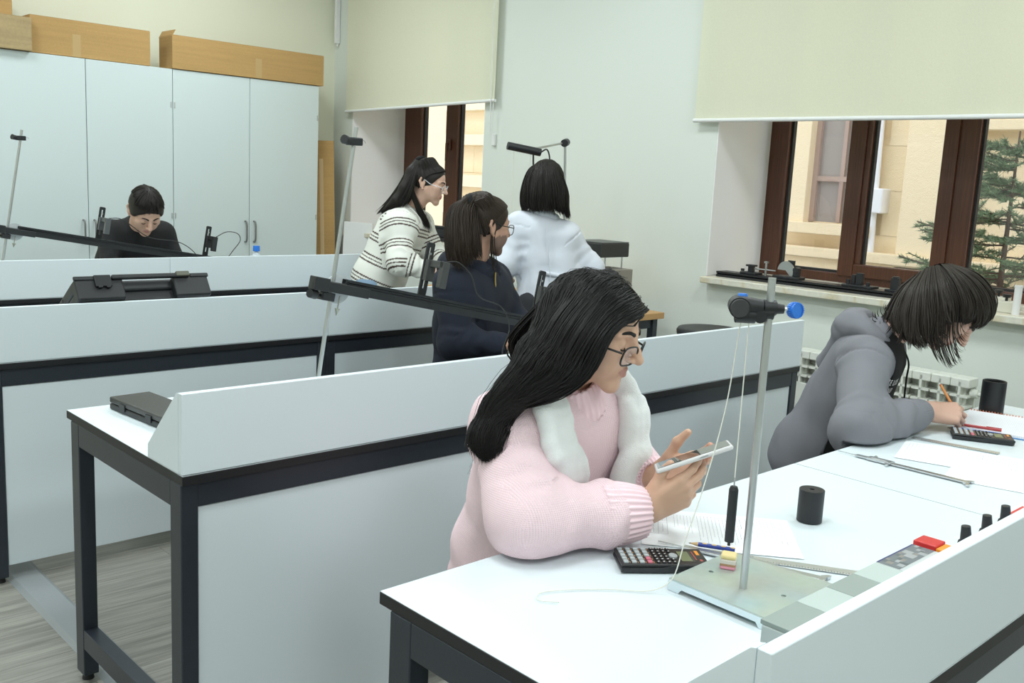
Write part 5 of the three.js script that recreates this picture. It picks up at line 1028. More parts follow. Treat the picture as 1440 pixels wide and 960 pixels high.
function browAndLash(P, h, mat, lash = true) {
  for (const q of [-1, 1]) {
    const b = [[0.012, 0.0255, 0.0945], [0.024, 0.0300, 0.0905], [0.038, 0.0290, 0.0825], [0.050, 0.0220, 0.0715]].map(([x, y, z]) => h.P(q * x, y, z));
    P.put('eyebrow', strands([{ pts: new THREE.CatmullRomCurve3(b).getPoints(12), r0: 0.0046 * h.s, r1: 0.0024 * h.s }], 6), mat);
    if (lash) { const e = [[0.0185, -0.0035, 0.0838], [0.026, -0.0068, 0.0872], [0.034, -0.0068, 0.0862], [0.0425, -0.0025, 0.0795], [0.047, 0.0, 0.0755]].map(([x, y, z]) => h.P(q * x, y, z)); P.put('eyelashes', strands([{ pts: new THREE.CatmullRomCurve3(e).getPoints(12), r0: 0.0016 * h.s, r1: 0.0020 * h.s }], 5), mat); }
  }
}
// ribbed cuff or collar: a tube of ribs round an axis
function ribTube(a, b, ra, rb, n, depth, hollow = 0.006) {
  const d = V().subVectors(b, a), L = d.length(), w = d.clone().normalize(), u = V(0.31, 0.9, 0.27).cross(w).normalize(), v = V().crossVectors(w, u), N = n * 6, rows = 10, pos = [], tri = [], nrm = [];
  const prof = []; for (let i = 0; i <= rows; i++) { const t = i / rows; prof.push([t * L, ra + (rb - ra) * t + 0.004 * Math.sin(t * 3.14)]); } prof.push([L + 0.002, rb - 0.004]); prof.push([L - 0.006, rb - 0.009]); prof.unshift([0.001, ra - 0.006]);
  prof.forEach(([s, r]) => { for (let k = 0; k < N; k++) { const q = k / N * 6.28318, rr_ = r + depth * (Math.cos(q * n) * 0.5 + 0.5 - 0.5), p = a.clone().addScaledVector(w, s).addScaledVector(u, Math.cos(q) * rr_).addScaledVector(v, Math.sin(q) * rr_); pos.push(p.x, p.y, p.z); } });
  for (let i = 0; i + 1 < prof.length; i++) for (let k = 0; k < N; k++) { const A = i * N + k, B = i * N + (k + 1) % N; tri.push(A, B, B + N, A, B + N, A + N); }
  const g = new THREE.BufferGeometry(); g.setAttribute('position', new THREE.Float32BufferAttribute(pos, 3)); g.setIndex(tri); g.computeVertexNormals(); g.setAttribute('uv', new THREE.BufferAttribute(new Float32Array(N * prof.length * 2), 2)); return g;
}
// ---------------------------------------------------------------- girl in pink
{
  const h = frame(V(0.508, 1.130, -1.237), 160, -12, 0, 0.945);
  const J = { head: h, neck: V(0.525, 0.985, -1.305), rsh: V(0.372, 0.938, -1.31), lsh: V(0.675, 0.935, -1.35), hip: V(0.578, 0.555, -1.455), rel: V(0.306, 0.814, -1.178), rwr: V(0.510, 0.812, -1.082), lel: V(0.715, 0.80, -1.27), lwr: V(0.65, 0.825, -1.165),
    rkn: V(0.42, 0.53, -1.08), lkn: V(0.64, 0.53, -1.08), ran: V(0.40, 0.09, -1.12), lan: V(0.66, 0.09, -1.12) };
  J.rhand = { wrist: V(0.514, 0.815, -1.080), dir: V(0.66, 0.50, 0.56), palm: V(0.62, 0.35, -0.60), cell: 0.003, s: 0.98, curl: [[0.25, 0.4, 0.2], [0.35, 0.55, 0.3], [0.5, 0.75, 0.45], [0.6, 0.85, 0.5]], thumb: [[0.033, 0.040, 0.010], [0.050, 0.060, 0.014], [0.058, 0.084, 0.016]] };
  J.lhand = { wrist: V(0.655, 0.832, -1.160), dir: V(0.10, 0.42, 0.90), palm: V(-0.80, 0.42, 0.25), cell: 0.003, s: 0.98, curl: [[0.15, 0.35, 0.2], [0.3, 0.4, 0.3], [0.4, 0.5, 0.4], [0.5, 0.6, 0.4]], thumb: [[0.034, 0.040, 0.014], [0.058, 0.068, 0.020], [0.072, 0.094, 0.018]] };
  const P = person('girl in a pink sweater and black glasses looking at a phone', J, { skin: SK.pink, lip: [0.53, 0.25, 0.20], headCell: 0.0028, desk: -1.222 });
  const F = new Field(); P.torso(F, 0.028, 0.07);
  F.cone(J.rsh, J.rel, 0.068, 0.070, 0.05); F.cone(J.rel, J.rel.clone().lerp(J.rwr, 0.62), 0.072, 0.061, 0.05); F.cone(J.lsh, J.lel, 0.068, 0.056, 0.05); F.cone(J.lel, J.lel.clone().lerp(J.lwr, 0.7), 0.054, 0.046, 0.05);
  F.cone(V(0.53, 0.62, -1.41), V(0.65, 0.62, -1.43), 0.112, 0.112, 0.08);
  F.cut(deskCut(-1.222, 0.757));
  F.warp = both(folds(0.010, 8, 3), armFolds(J.rsh, J.rel, J.rwr, 0.0045, 0.075));
  P.put('sweater', meshField(F, 0.0075), M2.pinkKnit);
  const rc = J.rel.clone().lerp(J.rwr, 0.60), lc = J.lel.clone().lerp(J.lwr, 0.66);
  P.put('cuff', ribTube(rc, J.rel.clone().lerp(J.rwr, 1.0), 0.060, 0.046, 30, 0.004), M2.pinkRib); P.put('cuff', ribTube(lc, J.lel.clone().lerp(J.lwr, 0.99), 0.047, 0.039, 30, 0.004), M2.pinkRib);
  P.put('collar', ribTube(J.neck.clone().add(V(0.0, -0.018, 0.012)), h.P(0, -0.110, -0.022), 0.070, 0.057, 30, 0.003), M2.pinkRib);
  const T = new Field(); P.legs(T, 0.012, 0.05); T.cone(P.hipL, P.hipR, 0.1, 0.1, 0.05); P.put('trousers', meshField(T, 0.014), M2.trousers);
  for (const s of ['l', 'r']) shoe(P, J[s + 'an'].clone().add(V(0, 0, 0.1)), J[s + 'an'], M2.shoes);
  // scarf: round the back of the neck, both ends hanging in front
  const sc = new THREE.CatmullRomCurve3([V(0.416, 0.800, -1.190), V(0.404, 0.840, -1.194), V(0.394, 0.910, -1.218), V(0.404, 0.985, -1.272), V(0.455, 1.005, -1.325), V(0.521, 1.000, -1.352), V(0.598, 1.000, -1.340), V(0.644, 0.975, -1.277), V(0.644, 0.905, -1.227), V(0.640, 0.840, -1.207), V(0.636, 0.800, -1.202)]);
  const SF = new Field(), sp = sc.getPoints(44).map((p, i) => (Math.abs(i / 44 - 0.5) < 0.17 ? p : pushOut(F, p, 0.013))); for (let i = 0; i + 1 < sp.length; i++) { const t = i / 44, out = V(0, 0, 0), lat = Math.abs(t - 0.5) > 0.22 ? P.lat : V(0, 0.6, 0); for (const q of [-1, 0, 1]) SF.cone(sp[i].clone().addScaledVector(lat, q * 0.023), sp[i + 1].clone().addScaledVector(lat, q * 0.023), 0.0185, 0.0185, 0.010); }
  SF.cut(deskCut(-1.222, 0.762)); SF.warp = folds(0.002, 26, 9); P.put('scarf', meshField(SF, 0.0055), M2.fleece);
  // hair
  const CF = hairCap(h, { grow: 0.003, line: 0.037, ny: -0.60, nz: 0.80, low: 0.075, nape: true }), skin = [CF, P.HF];
  for (const gi of [1, 2, 3, 4]) { const q = [1, 2, 3, 4, 5, 7, 8].map((k) => pinkGuides[gi][k]).map((p, k) => p.clone().lerp(h.P(0, 0, -0.03), k < 2 ? 0.3 : 0.06)); CF.chain(q.slice(1), [0.016, 0.012, 0.008, 0.006, 0.004, 0.002], 0.03); }
  const hairList = [...sheetStrands(pinkGuides, 2300, { seg: 24, jitter: 0.007, wave: 0.003, cut: 0.05, r: 0.0015, clump: 260, skin }), ...sheetStrands(pinkGuides, 700, { seg: 24, jitter: 0.011, wave: 0.004, cut: 0.1, r: 0.0013, start: 0.03, skin })];
  const mirror = pinkGuides.map((g, i) => { const q = g.map((p) => { const l = h.inv(p.x, p.y, p.z); return [Math.abs(l[0]), l[1], l[2]]; }); return [h.P(q[0][0] * 0.2, q[0][1], q[0][2]), h.P(q[1][0] * 0.92 + 0.004, q[1][1], q[1][2] - 0.004), h.P(q[2][0] * 0.95, q[2][1], q[2][2] - 0.02), h.P(Math.min(q[3][0], 0.085), q[3][1], q[3][2] - 0.05), J.neck.clone().add(V(0.08 - i * 0.02, 0.02, -0.10)), J.neck.clone().add(V(0.07 - i * 0.025, -0.1, -0.16)), J.neck.clone().add(V(0.06 - i * 0.03, -0.2, -0.19))]; });
  hairList.push(...sheetStrands(mirror, 800, { seg: 20, jitter: 0.008, wave: 0.003, r: 0.0021, skin }));
  const stray = sheetStrands(pinkGuides, 60, { seg: 22, jitter: 0.020, wave: 0.012, r: 0.0006, cut: 0.25, skin });
  const hair = P.put('hair', mergeGeometries([strands(hairList, 4), strands(stray, 3)]), M2.hairBlack); P.put('hair_volume', meshField(CF, 0.006), M2.hairBlack, hair);
  glassesFor(h, P.g, { origin: P.base, mat: std([0.01, 0.01, 0.011], 0.25), dy: -0.013, dz: 0.110, w: 0.0255, h: 0.0200, r: 0.0019 });
  browAndLash(P, h, M2.hairBlack);
  mesh('mole', new THREE.SphereGeometry(0.0012, 8, 6).translate(...V().subVectors(h.P(-0.0535, -0.022, 0.060), P.base).toArray()), std([0.12, 0.06, 0.04], 0.6), P.body);
  stool('black lab stool under the girl in pink', 0.578, -1.475, 0.405);
}
{ // phone
  const f = V(0.60, 0.36, 0.62).normalize(), l = V(0.69, -0.17, -0.72).addScaledVector(f, 0).normalize(), n = V().crossVectors(f, l).normalize(), l2 = V().crossVectors(n, f).normalize();
  const g = thing('smartphone', 'white smartphone held in the hands of the girl in pink', 'phone', [0.588, 0.918, -1.034]); g.quaternion.setFromRotationMatrix(new THREE.Matrix4().makeBasis(l2, n, f));
  mesh('phone_case', bx(-0.036, 0.036, -0.0045, 0.0045, -0.074, 0.074, 0.004), std([0.72, 0.70, 0.70], 0.35), g);
  mesh('display', bx(-0.0325, 0.0325, 0.0045, 0.005, -0.069, 0.069, 0.0002), phys([0.015, 0.016, 0.018], 0.08, { clearcoat: 1 }), g);
  mesh('side_button', [bx(-0.0368, -0.036, -0.001, 0.001, 0.01, 0.026)], M.steel, g);
}
// ---------------------------------------------------------------- helpers for hair on the head
function fanGuides(h, crown, n, reach, a0 = 0, a1 = 6.2832) {     // from the crown down over the skull in all directions
  const out = [];
  for (let i = 0; i <= n; i++) { const a = a0 + (a1 - a0) * i / n, L = reach(a), g = []; for (let k = 0; k <= 5; k++) { const t = k / 5 * L, dx = Math.sin(a), dz = Math.cos(a); const q = V(crown[0] + dx * Math.sin(t) * 0.08, 0.032 + 0.088 * Math.cos(t), -0.016 + (crown[2] + 0.016) * (1 - k / 6) + dz * Math.sin(t) * 0.1); g.push(h.P(q.x, q.y, q.z)); } out.push(g); }
  return out;
}
function pulledBack(h, tie) {                                       // from the hairline to the knot
  const line = []; for (let i = 0; i <= 14; i++) { const a = -2.35 + 4.7 * i / 14, c = Math.cos(a), s = Math.sin(a); line.push(c > 0 ? [s * 0.068, 0.045 + 0.045 * c, -0.002 + 0.076 * c] : [s * 0.072, 0.045 + 0.10 * c, -0.002 + 0.05 * c]); }
  return line.map(([x, y, z]) => { const m = [x * 0.95 + tie[0] * 0.1, (y + tie[1]) / 2 + 0.04, (z + tie[2]) / 2 - 0.01]; return [h.P(x, y, z), h.P(x * 1.02, y * 0.75 + tie[1] * 0.25 + 0.018, z * 0.72 + tie[2] * 0.28), h.P(...m), h.P(x * 0.4 + tie[0] * 0.6, tie[1] + (y - tie[1]) * 0.12 + 0.004, z * 0.15 + tie[2] * 0.85), h.P(...tie)]; });
}
// ---------------------------------------------------------------- person in the grey hoodie
{
  const h = frame(V(2.088, 1.088, -1.215), 163, -48, 0, 0.97);
  const J = { head: h, neck: V(2.020, 0.985, -1.385), rsh: V(1.845, 0.925, -1.335), lsh: V(2.185, 0.925, -1.455), hip: V(2.04, 0.56, -1.575), rel: V(1.610, 0.775, -1.222), rwr: V(1.905, 0.806, -1.165), lel: V(2.27, 0.70, -1.52), lwr: V(2.13, 0.655, -1.38), rkn: V(1.97, 0.53, -1.16), lkn: V(2.18, 0.53, -1.16), ran: V(1.96, 0.09, -1.22), lan: V(2.2, 0.09, -1.22) };
  J.rhand = { rest: 0.7625, wrist: V(1.912, 0.808, -1.160), dir: V(0.74, -0.04, 0.67), palm: V(0.40, -0.75, -0.50), cell: 0.0035, curl: [[0.55, 0.8, 0.35], [0.65, 0.95, 0.4], [0.75, 1.05, 0.5], [0.85, 1.1, 0.5]], thumb: [[0.036, 0.038, 0.016], [0.044, 0.066, 0.034], [0.030, 0.088, 0.050]] };
  J.lhand = { wrist: V(2.13, 0.655, -1.38), dir: V(-0.7, -0.2, 0.6), palm: V(0, -1, 0), cell: 0.005, curl: [[0.2, 0.3, 0.2], [0.2, 0.3, 0.2], [0.2, 0.35, 0.2], [0.25, 0.35, 0.2]] };
  const P = person('person in a grey hoodie bent low writing in a notebook', J, { skin: SK.grey, lip: [0.5, 0.16, 0.15], headCell: 0.0035, desk: -1.222 });
  const fw = V().crossVectors(P.lat, P.up).normalize();
  const T = new Field(); P.torso(T, 0.022, 0.06); T.cone(J.hip.clone().lerp(J.neck, 0.45).addScaledVector(fw, 0.045), J.hip.clone().lerp(J.neck, 0.85).addScaledVector(fw, 0.03), 0.095, 0.07, 0.04);
  T.cut((x, y, z) => { const dx = x - J.neck.x, dy = y - J.neck.y, dz = z - J.neck.z, u = dx * P.lat.x + dy * P.lat.y + dz * P.lat.z, f = dx * fw.x + dy * fw.y + dz * fw.z; return Math.max(Math.abs(u) - 0.115, 0.0 - f - 0.01); }); T.warp = folds(0.004, 12, 31); P.put('shirt', meshField(T, 0.010), M2.blackJersey);
  const F = new Field(); P.torso(F, 0.020, 0.06); F.cone(J.rsh, J.rel, 0.070, 0.066, 0.05); F.cone(J.rel, J.rel.clone().lerp(J.rwr, 0.80), 0.068, 0.050, 0.05); F.cone(J.lsh, J.lel, 0.074, 0.062, 0.05); F.cone(J.lel, J.lel.clone().lerp(J.lwr, 0.8), 0.062, 0.050, 0.05);
  F.cone(J.hip.clone().add(V(-0.05, 0.03, 0.02)), J.hip.clone().add(V(0.06, 0.03, 0)), 0.118, 0.118, 0.08);
  F.cut((x, y, z) => { const dx = x - J.neck.x, dy = y - J.neck.y, dz = z - J.neck.z, u = dx * P.lat.x + dy * P.lat.y + dz * P.lat.z, f = dx * fw.x + dy * fw.y + dz * fw.z; return f > 0.03 ? Math.min(0.105 - Math.abs(u + 0.008), f - 0.03) : -1; });
  F.cut(deskCut(-1.222, 0.759));
  F.warp = both(folds(0.010, 8, 21), armFolds(J.rsh, J.rel, J.rwr, 0.0030, 0.02));
  const hoodie = P.put('hoodie', meshField(F, 0.0085), M2.greyJersey);
  const hd = new Field(), nk = J.neck.clone().add(V(0, 0.015, 0)), ring = []; for (let i = 0; i <= 12; i++) { const a = -2.2 + 4.4 * i / 12; ring.push(nk.clone().addScaledVector(P.lat, Math.sin(a) * 0.088).addScaledVector(fw, -Math.cos(a) * 0.078).addScaledVector(P.up, 0.012 * Math.cos(a) - 0.01)); }
  hd.chain(ring, ring.map((_, i) => 0.018 + 0.010 * Math.sin(i / 12 * 3.14)), 0.03); const bk = nk.clone().addScaledVector(fw, -0.095);
  hd.cone(bk.clone().addScaledVector(P.lat, -0.06).addScaledVector(P.up, -0.02), bk.clone().addScaledVector(P.lat, 0.06).addScaledVector(P.up, -0.02), 0.024, 0.024, 0.04); for (const q of [-1, 1]) hd.cone(bk.clone().addScaledVector(P.up, -0.03).addScaledVector(P.lat, q * 0.055).addScaledVector(fw, 0.012), bk.clone().addScaledVector(P.up, -0.17).addScaledVector(P.lat, q * 0.02).addScaledVector(fw, -0.002), 0.032, 0.026, 0.05); hd.warp = folds(0.006, 14, 5);
  P.put('hood', meshField(hd, 0.007), M2.greyJersey, hoodie);
  P.put('cuff', ribTube(J.rel.clone().lerp(J.rwr, 0.76), J.rel.clone().lerp(J.rwr, 0.97), 0.046, 0.036, 44, 0.0012), M2.greyJersey, hoodie); P.put('cuff', ribTube(J.lel.clone().lerp(J.lwr, 0.76), J.lel.clone().lerp(J.lwr, 0.97), 0.050, 0.038, 44, 0.0012), M2.greyJersey, hoodie);
  P.put('drawstring', strands([{ pts: new THREE.CatmullRomCurve3([nk.clone().addScaledVector(P.lat, 0.03).addScaledVector(fw, 0.06), ...[0.05, 0.1, 0.15, 0.19].map((q) => pushOut(T, nk.clone().addScaledVector(P.lat, 0.03).addScaledVector(fw, 0.10).add(V(0, -q, 0)), 0.0025))]).getPoints(24), r0: 0.003, r1: 0.003 }], 6), M2.blackJersey, hoodie);
  const txt = canvasTexture(512, 512, (c) => { c.fillStyle = '#1a1a1b'; c.fillRect(0, 0, 512, 512); c.fillStyle = '#f2f2f2'; c.font = 'bold 120px sans-serif'; c.textAlign = 'left'; c.fillText('WE LOS', 20, 130); c.fillText('AND', 90, 260); c.fillText('DON', 90, 390); });
  const tc = J.hip.clone().lerp(J.neck, 0.66).addScaledVector(fw, 0.05); const pn = fw.clone().multiplyScalar(0.62).addScaledVector(P.lat, -0.78).normalize(), pu = P.lat.clone().multiplyScalar(0.62).addScaledVector(fw, 0.78).normalize(); tc.addScaledVector(P.lat, -0.030).addScaledVector(P.up, 0.030); P.put('shirt_print', patch(T, tc, pu, P.up, pn, 0.10, 0.115, 0.0012), std(0xffffff, 0.8, 0, { map: txt }));
  const L = new Field(); P.legs(L, 0.014, 0.05); L.cone(P.hipL, P.hipR, 0.1, 0.1, 0.05); P.put('trousers', meshField(L, 0.014), M2.trousers); for (const s of ['l', 'r']) shoe(P, J[s + 'an'].clone().add(V(0, 0, 0.1)), J[s + 'an'], M2.shoes);
  const CF = hairCap(h, { grow: 0.006, line: 0.036, low: 0.06, nape: true }), skin = [CF, P.HF];
  const g3 = greyGuides[3], sideG = [[g3[0], g3[1], g3[1].clone().lerp(g3[2], 0.5), g3[2], g3[2].clone().lerp(g3[3], 0.4)], ...greyGuides.slice(4)], bang = [greyGuides[0], greyGuides[1], greyGuides[2]], lock = [greyGuides[2], greyGuides[3], greyGuides[4]].map((g) => [...g, g[4].clone().add(V(0.012, -0.022, 0.012)), g[4].clone().add(V(0.03, -0.02, 0.02))]);
  const far = greyGuides.map((g) => g.map((p) => { const l = h.inv(p.x, p.y, p.z); return h.P(Math.max(0.02, -l[0] * 0.9), l[1], l[2]); }));
  const hl = [...sheetStrands(sideG, 900, { seg: 20, jitter: 0.010, wave: 0.010, cut: 0.25, r: 0.0017, curl: 0.05, clump: 70, skin }), ...sheetStrands(bang, 600, { seg: 20, jitter: 0.009, wave: 0.007, cut: 0.12, r: 0.0017, curl: 0.02, clump: 50, skin }), ...sheetStrands(lock, 46, { seg: 22, jitter: 0.012, wave: 0.012, cut: 0.25, r: 0.0015, clump: 6, skin }), ...sheetStrands(far, 500, { seg: 16, jitter: 0.01, wave: 0.008, cut: 0.2, r: 0.0024, curl: 0.03, skin })];
  // tuft flicking out at the nape
  const nape = V(2.035, 1.05, -1.36), tuft = []; for (let i = 0; i < 26; i++) { const a = nape.clone().add(V(rr(-0.02, 0.02), rr(-0.015, 0.02), rr(-0.015, 0.015))), e = V(rr(-0.035, -0.01), rr(-0.035, 0.0), rr(-0.02, 0.0)); tuft.push({ pts: new THREE.CatmullRomCurve3([a, a.clone().addScaledVector(e, 0.8).add(V(0, -0.012, 0)), a.clone().addScaledVector(e, 1.5).add(V(-0.004, 0.006, 0)), a.clone().addScaledVector(e, 1.6).add(V(-0.002, 0.022, 0))]).getPoints(10), r0: 0.002, r1: 0.001 }); }
  const hair = P.put('hair', mergeGeometries([strands(hl, 4), strands(tuft, 4)]), M2.hairBrown); P.put('hair_volume', meshField(CF, 0.007), M2.hairBrown, hair);
  browAndLash(P, h, M2.hairBrown);
  stool('black lab stool under the person in grey hoodie', 2.04, -1.59, 0.405);
  // pencil in the hand
  const info = J.rhand.info, tip = V(2.005, 0.7645, -1.088), top = V(1.988, 0.878, -1.165), g = thing('orange_pencil', 'orange pencil held over the spiral notebook', 'pencil', tip.toArray());
  const d = V().subVectors(top, tip), B = (a, b, r, r2) => rod(d.clone().multiplyScalar(a), d.clone().multiplyScalar(b), r, r2, 8);
  mesh('barrel', B(0.1, 0.97, 0.0042, 0.0042), std([0.75, 0.3, 0.1], 0.4), g); mesh('point', B(0, 0.1, 0.0005, 0.0042), std([0.6, 0.42, 0.25], 0.7), g); mesh('end_cap', B(0.97, 1, 0.0044, 0.0042), std([0.6, 0.2, 0.08], 0.5), g);
}
// ---------------------------------------------------------------- person in the navy hoodie
{
  const h = frame(V(1.690, 1.222, -2.885), 97, -4, 0, 1.03);
  const J = { head: h, neck: V(1.675, 1.055, -2.925), rsh: V(1.520, 0.985, -2.855), lsh: V(1.84, 0.985, -3.0), hip: V(1.735, 0.56, -2.985), rel: V(1.497, 0.785, -2.81), rwr: V(1.63, 0.795, -2.665), lel: V(1.945, 0.79, -2.93), lwr: V(1.87, 0.795, -2.68), rkn: V(1.68, 0.53, -2.62), lkn: V(1.88, 0.53, -2.64), ran: V(1.68, 0.09, -2.68), lan: V(1.9, 0.09, -2.70) };
  for (const s of ['r', 'l']) J[s + 'hand'] = { wrist: J[s + 'wr'].clone(), dir: V(0.15, -0.05, 0.98), palm: V(0, -1, 0), cell: 0.006, curl: [[0.2, 0.3, 0.2], [0.2, 0.3, 0.2], [0.2, 0.35, 0.2], [0.25, 0.35, 0.2]] };
  const P = person('person in a navy hoodie with ponytail seated with face turned away', J, { skin: SK.navy, beard: [0.19, 0.11, 0.08], headCell: 0.0045, build: 1.05, desk: -2.65 });
  const fw = V().crossVectors(P.lat, P.up).normalize();
  const F = new Field(); P.torso(F, 0.030, 0.07); F.cone(J.rsh, J.rel, 0.070, 0.060, 0.05); F.cone(J.rel, J.rel.clone().lerp(J.rwr, 0.85), 0.060, 0.046, 0.05); F.cone(J.lsh, J.lel, 0.074, 0.062, 0.05); F.cone(J.lel, J.lel.clone().lerp(J.lwr, 0.85), 0.062, 0.046, 0.05); F.cone(J.hip.clone().add(V(-0.04, 0.04, 0)), J.hip.clone().add(V(0.04, 0.04, 0)), 0.115, 0.115, 0.08);
  F.cut(deskCut(-2.65, 0.758));
  F.warp = both(folds(0.011, 8, 40), armFolds(J.rsh, J.rel, J.rwr, 0.006, 0.02));
  const hoodie = P.put('hoodie', meshField(F, 0.0105), M2.navyJersey);
  const hd = new Field(), nk = J.neck.clone().add(V(0, 0.02, 0)), ring = []; for (let i = 0; i <= 12; i++) { const a = -2.7 + 5.4 * i / 12; ring.push(nk.clone().addScaledVector(P.lat, Math.sin(a) * 0.085).addScaledVector(fw, -Math.cos(a) * 0.08).addScaledVector(P.up, 0.012 * Math.cos(a) - 0.01)); }
  hd.chain(ring, ring.map(() => 0.034), 0.03); hd.cone(nk.clone().addScaledVector(fw, -0.1).addScaledVector(P.up, -0.03), nk.clone().addScaledVector(fw, -0.11).addScaledVector(P.up, -0.14), 0.06, 0.04, 0.05); hd.warp = folds(0.007, 13, 15); P.put('hood', meshField(hd, 0.009), M2.navyJersey, hoodie);
  const zp = [0, 1, 2].map((k) => pushOut(F, nk.clone().addScaledVector(fw, 0.11).addScaledVector(P.lat, -0.03).add(V(0, -0.02 - k * 0.03, 0)), 0.003)); P.put('zipper', strands([{ pts: new THREE.CatmullRomCurve3(zp).getPoints(16), r0: 0.0035, r1: 0.0035 }], 6), std([0.5, 0.36, 0.12], 0.35, 0.8), hoodie);
  const L = new Field(); P.legs(L, 0.014, 0.05); L.cone(P.hipL, P.hipR, 0.1, 0.1, 0.05); P.put('trousers', meshField(L, 0.016), M2.trousers); for (const s of ['l', 'r']) shoe(P, J[s + 'an'].clone().add(V(0, 0, 0.1)), J[s + 'an'], M2.shoesDark);
  const CF = hairCap(h, { grow: 0.006, line: 0.024, low: 0.03, nape: true }), skin = [CF], tieW = V(1.585, 1.322, -2.872), tl = h.inv(tieW.x, tieW.y, tieW.z), tie = tl;
  const hl = [...sheetStrands(pulledBack(h, tie), 1300, { seg: 12, jitter: 0.004, wave: 0.002, cut: 0.01, r: 0.0022, skin }), ...sheetStrands(fanGuides(h, [0, 0.12, -0.05], 20, () => 1.0), 600, { seg: 12, jitter: 0.003, wave: 0.002, cut: 0.3, r: 0.0022, gap: 0.004, skin }), ...sheetStrands(navyTail, 900, { seg: 16, jitter: 0.011, wave: 0.006, cut: 0.15, r: 0.0021 }), ...sheetStrands(navyTail.map((g) => g.map((p) => p.clone().add(V(0.03, -0.005, 0.0)))), 260, { seg: 14, jitter: 0.014, wave: 0.008, cut: 0.2, r: 0.0021 })];
  const side = [[h.P(-0.05, 0.02, 0.03), h.P(-0.07, -0.03, 0.0), h.P(-0.06, -0.10, 0.02), h.P(-0.05, -0.19, 0.06)], [h.P(-0.06, 0.01, 0.0), h.P(-0.08, -0.05, -0.02), h.P(-0.07, -0.12, 0.0), h.P(-0.06, -0.20, 0.04)]]; hl.push(...sheetStrands(side, 14, { seg: 14, jitter: 0.01, wave: 0.006, r: 0.0016 }));
  const TV = new Field(); TV.chain([tieW, V(1.535, 1.27, -2.85), V(1.525, 1.19, -2.83), V(1.525, 1.12, -2.82)], [0.006, 0.018, 0.020, 0.012], 0.02);
  const hair = P.put('hair', strands(hl, 4), M2.hairWarm); P.put('hair_volume', mergeGeometries([meshField(CF, 0.008), meshField(TV, 0.008)]), M2.hairWarm, hair);
  const tr = new THREE.TorusGeometry(0.02, 0.011, 8, 20); tr.rotateY(0.9); tr.rotateX(0.5); tr.translate(tieW.x, tieW.y, tieW.z); P.put('hair_tie', tr, M2.blackJersey, hair);
  glassesFor(h, P.g, { origin: P.base, mat: std([0.015, 0.014, 0.014], 0.3), dy: -0.002, dz: 0.108, w: 0.025, h: 0.019, r: 0.0016 });
  browAndLash(P, h, M2.hairWarm, false);
  stool('black lab stool under the person in navy hoodie', 1.735, -3.005, 0.405);
}
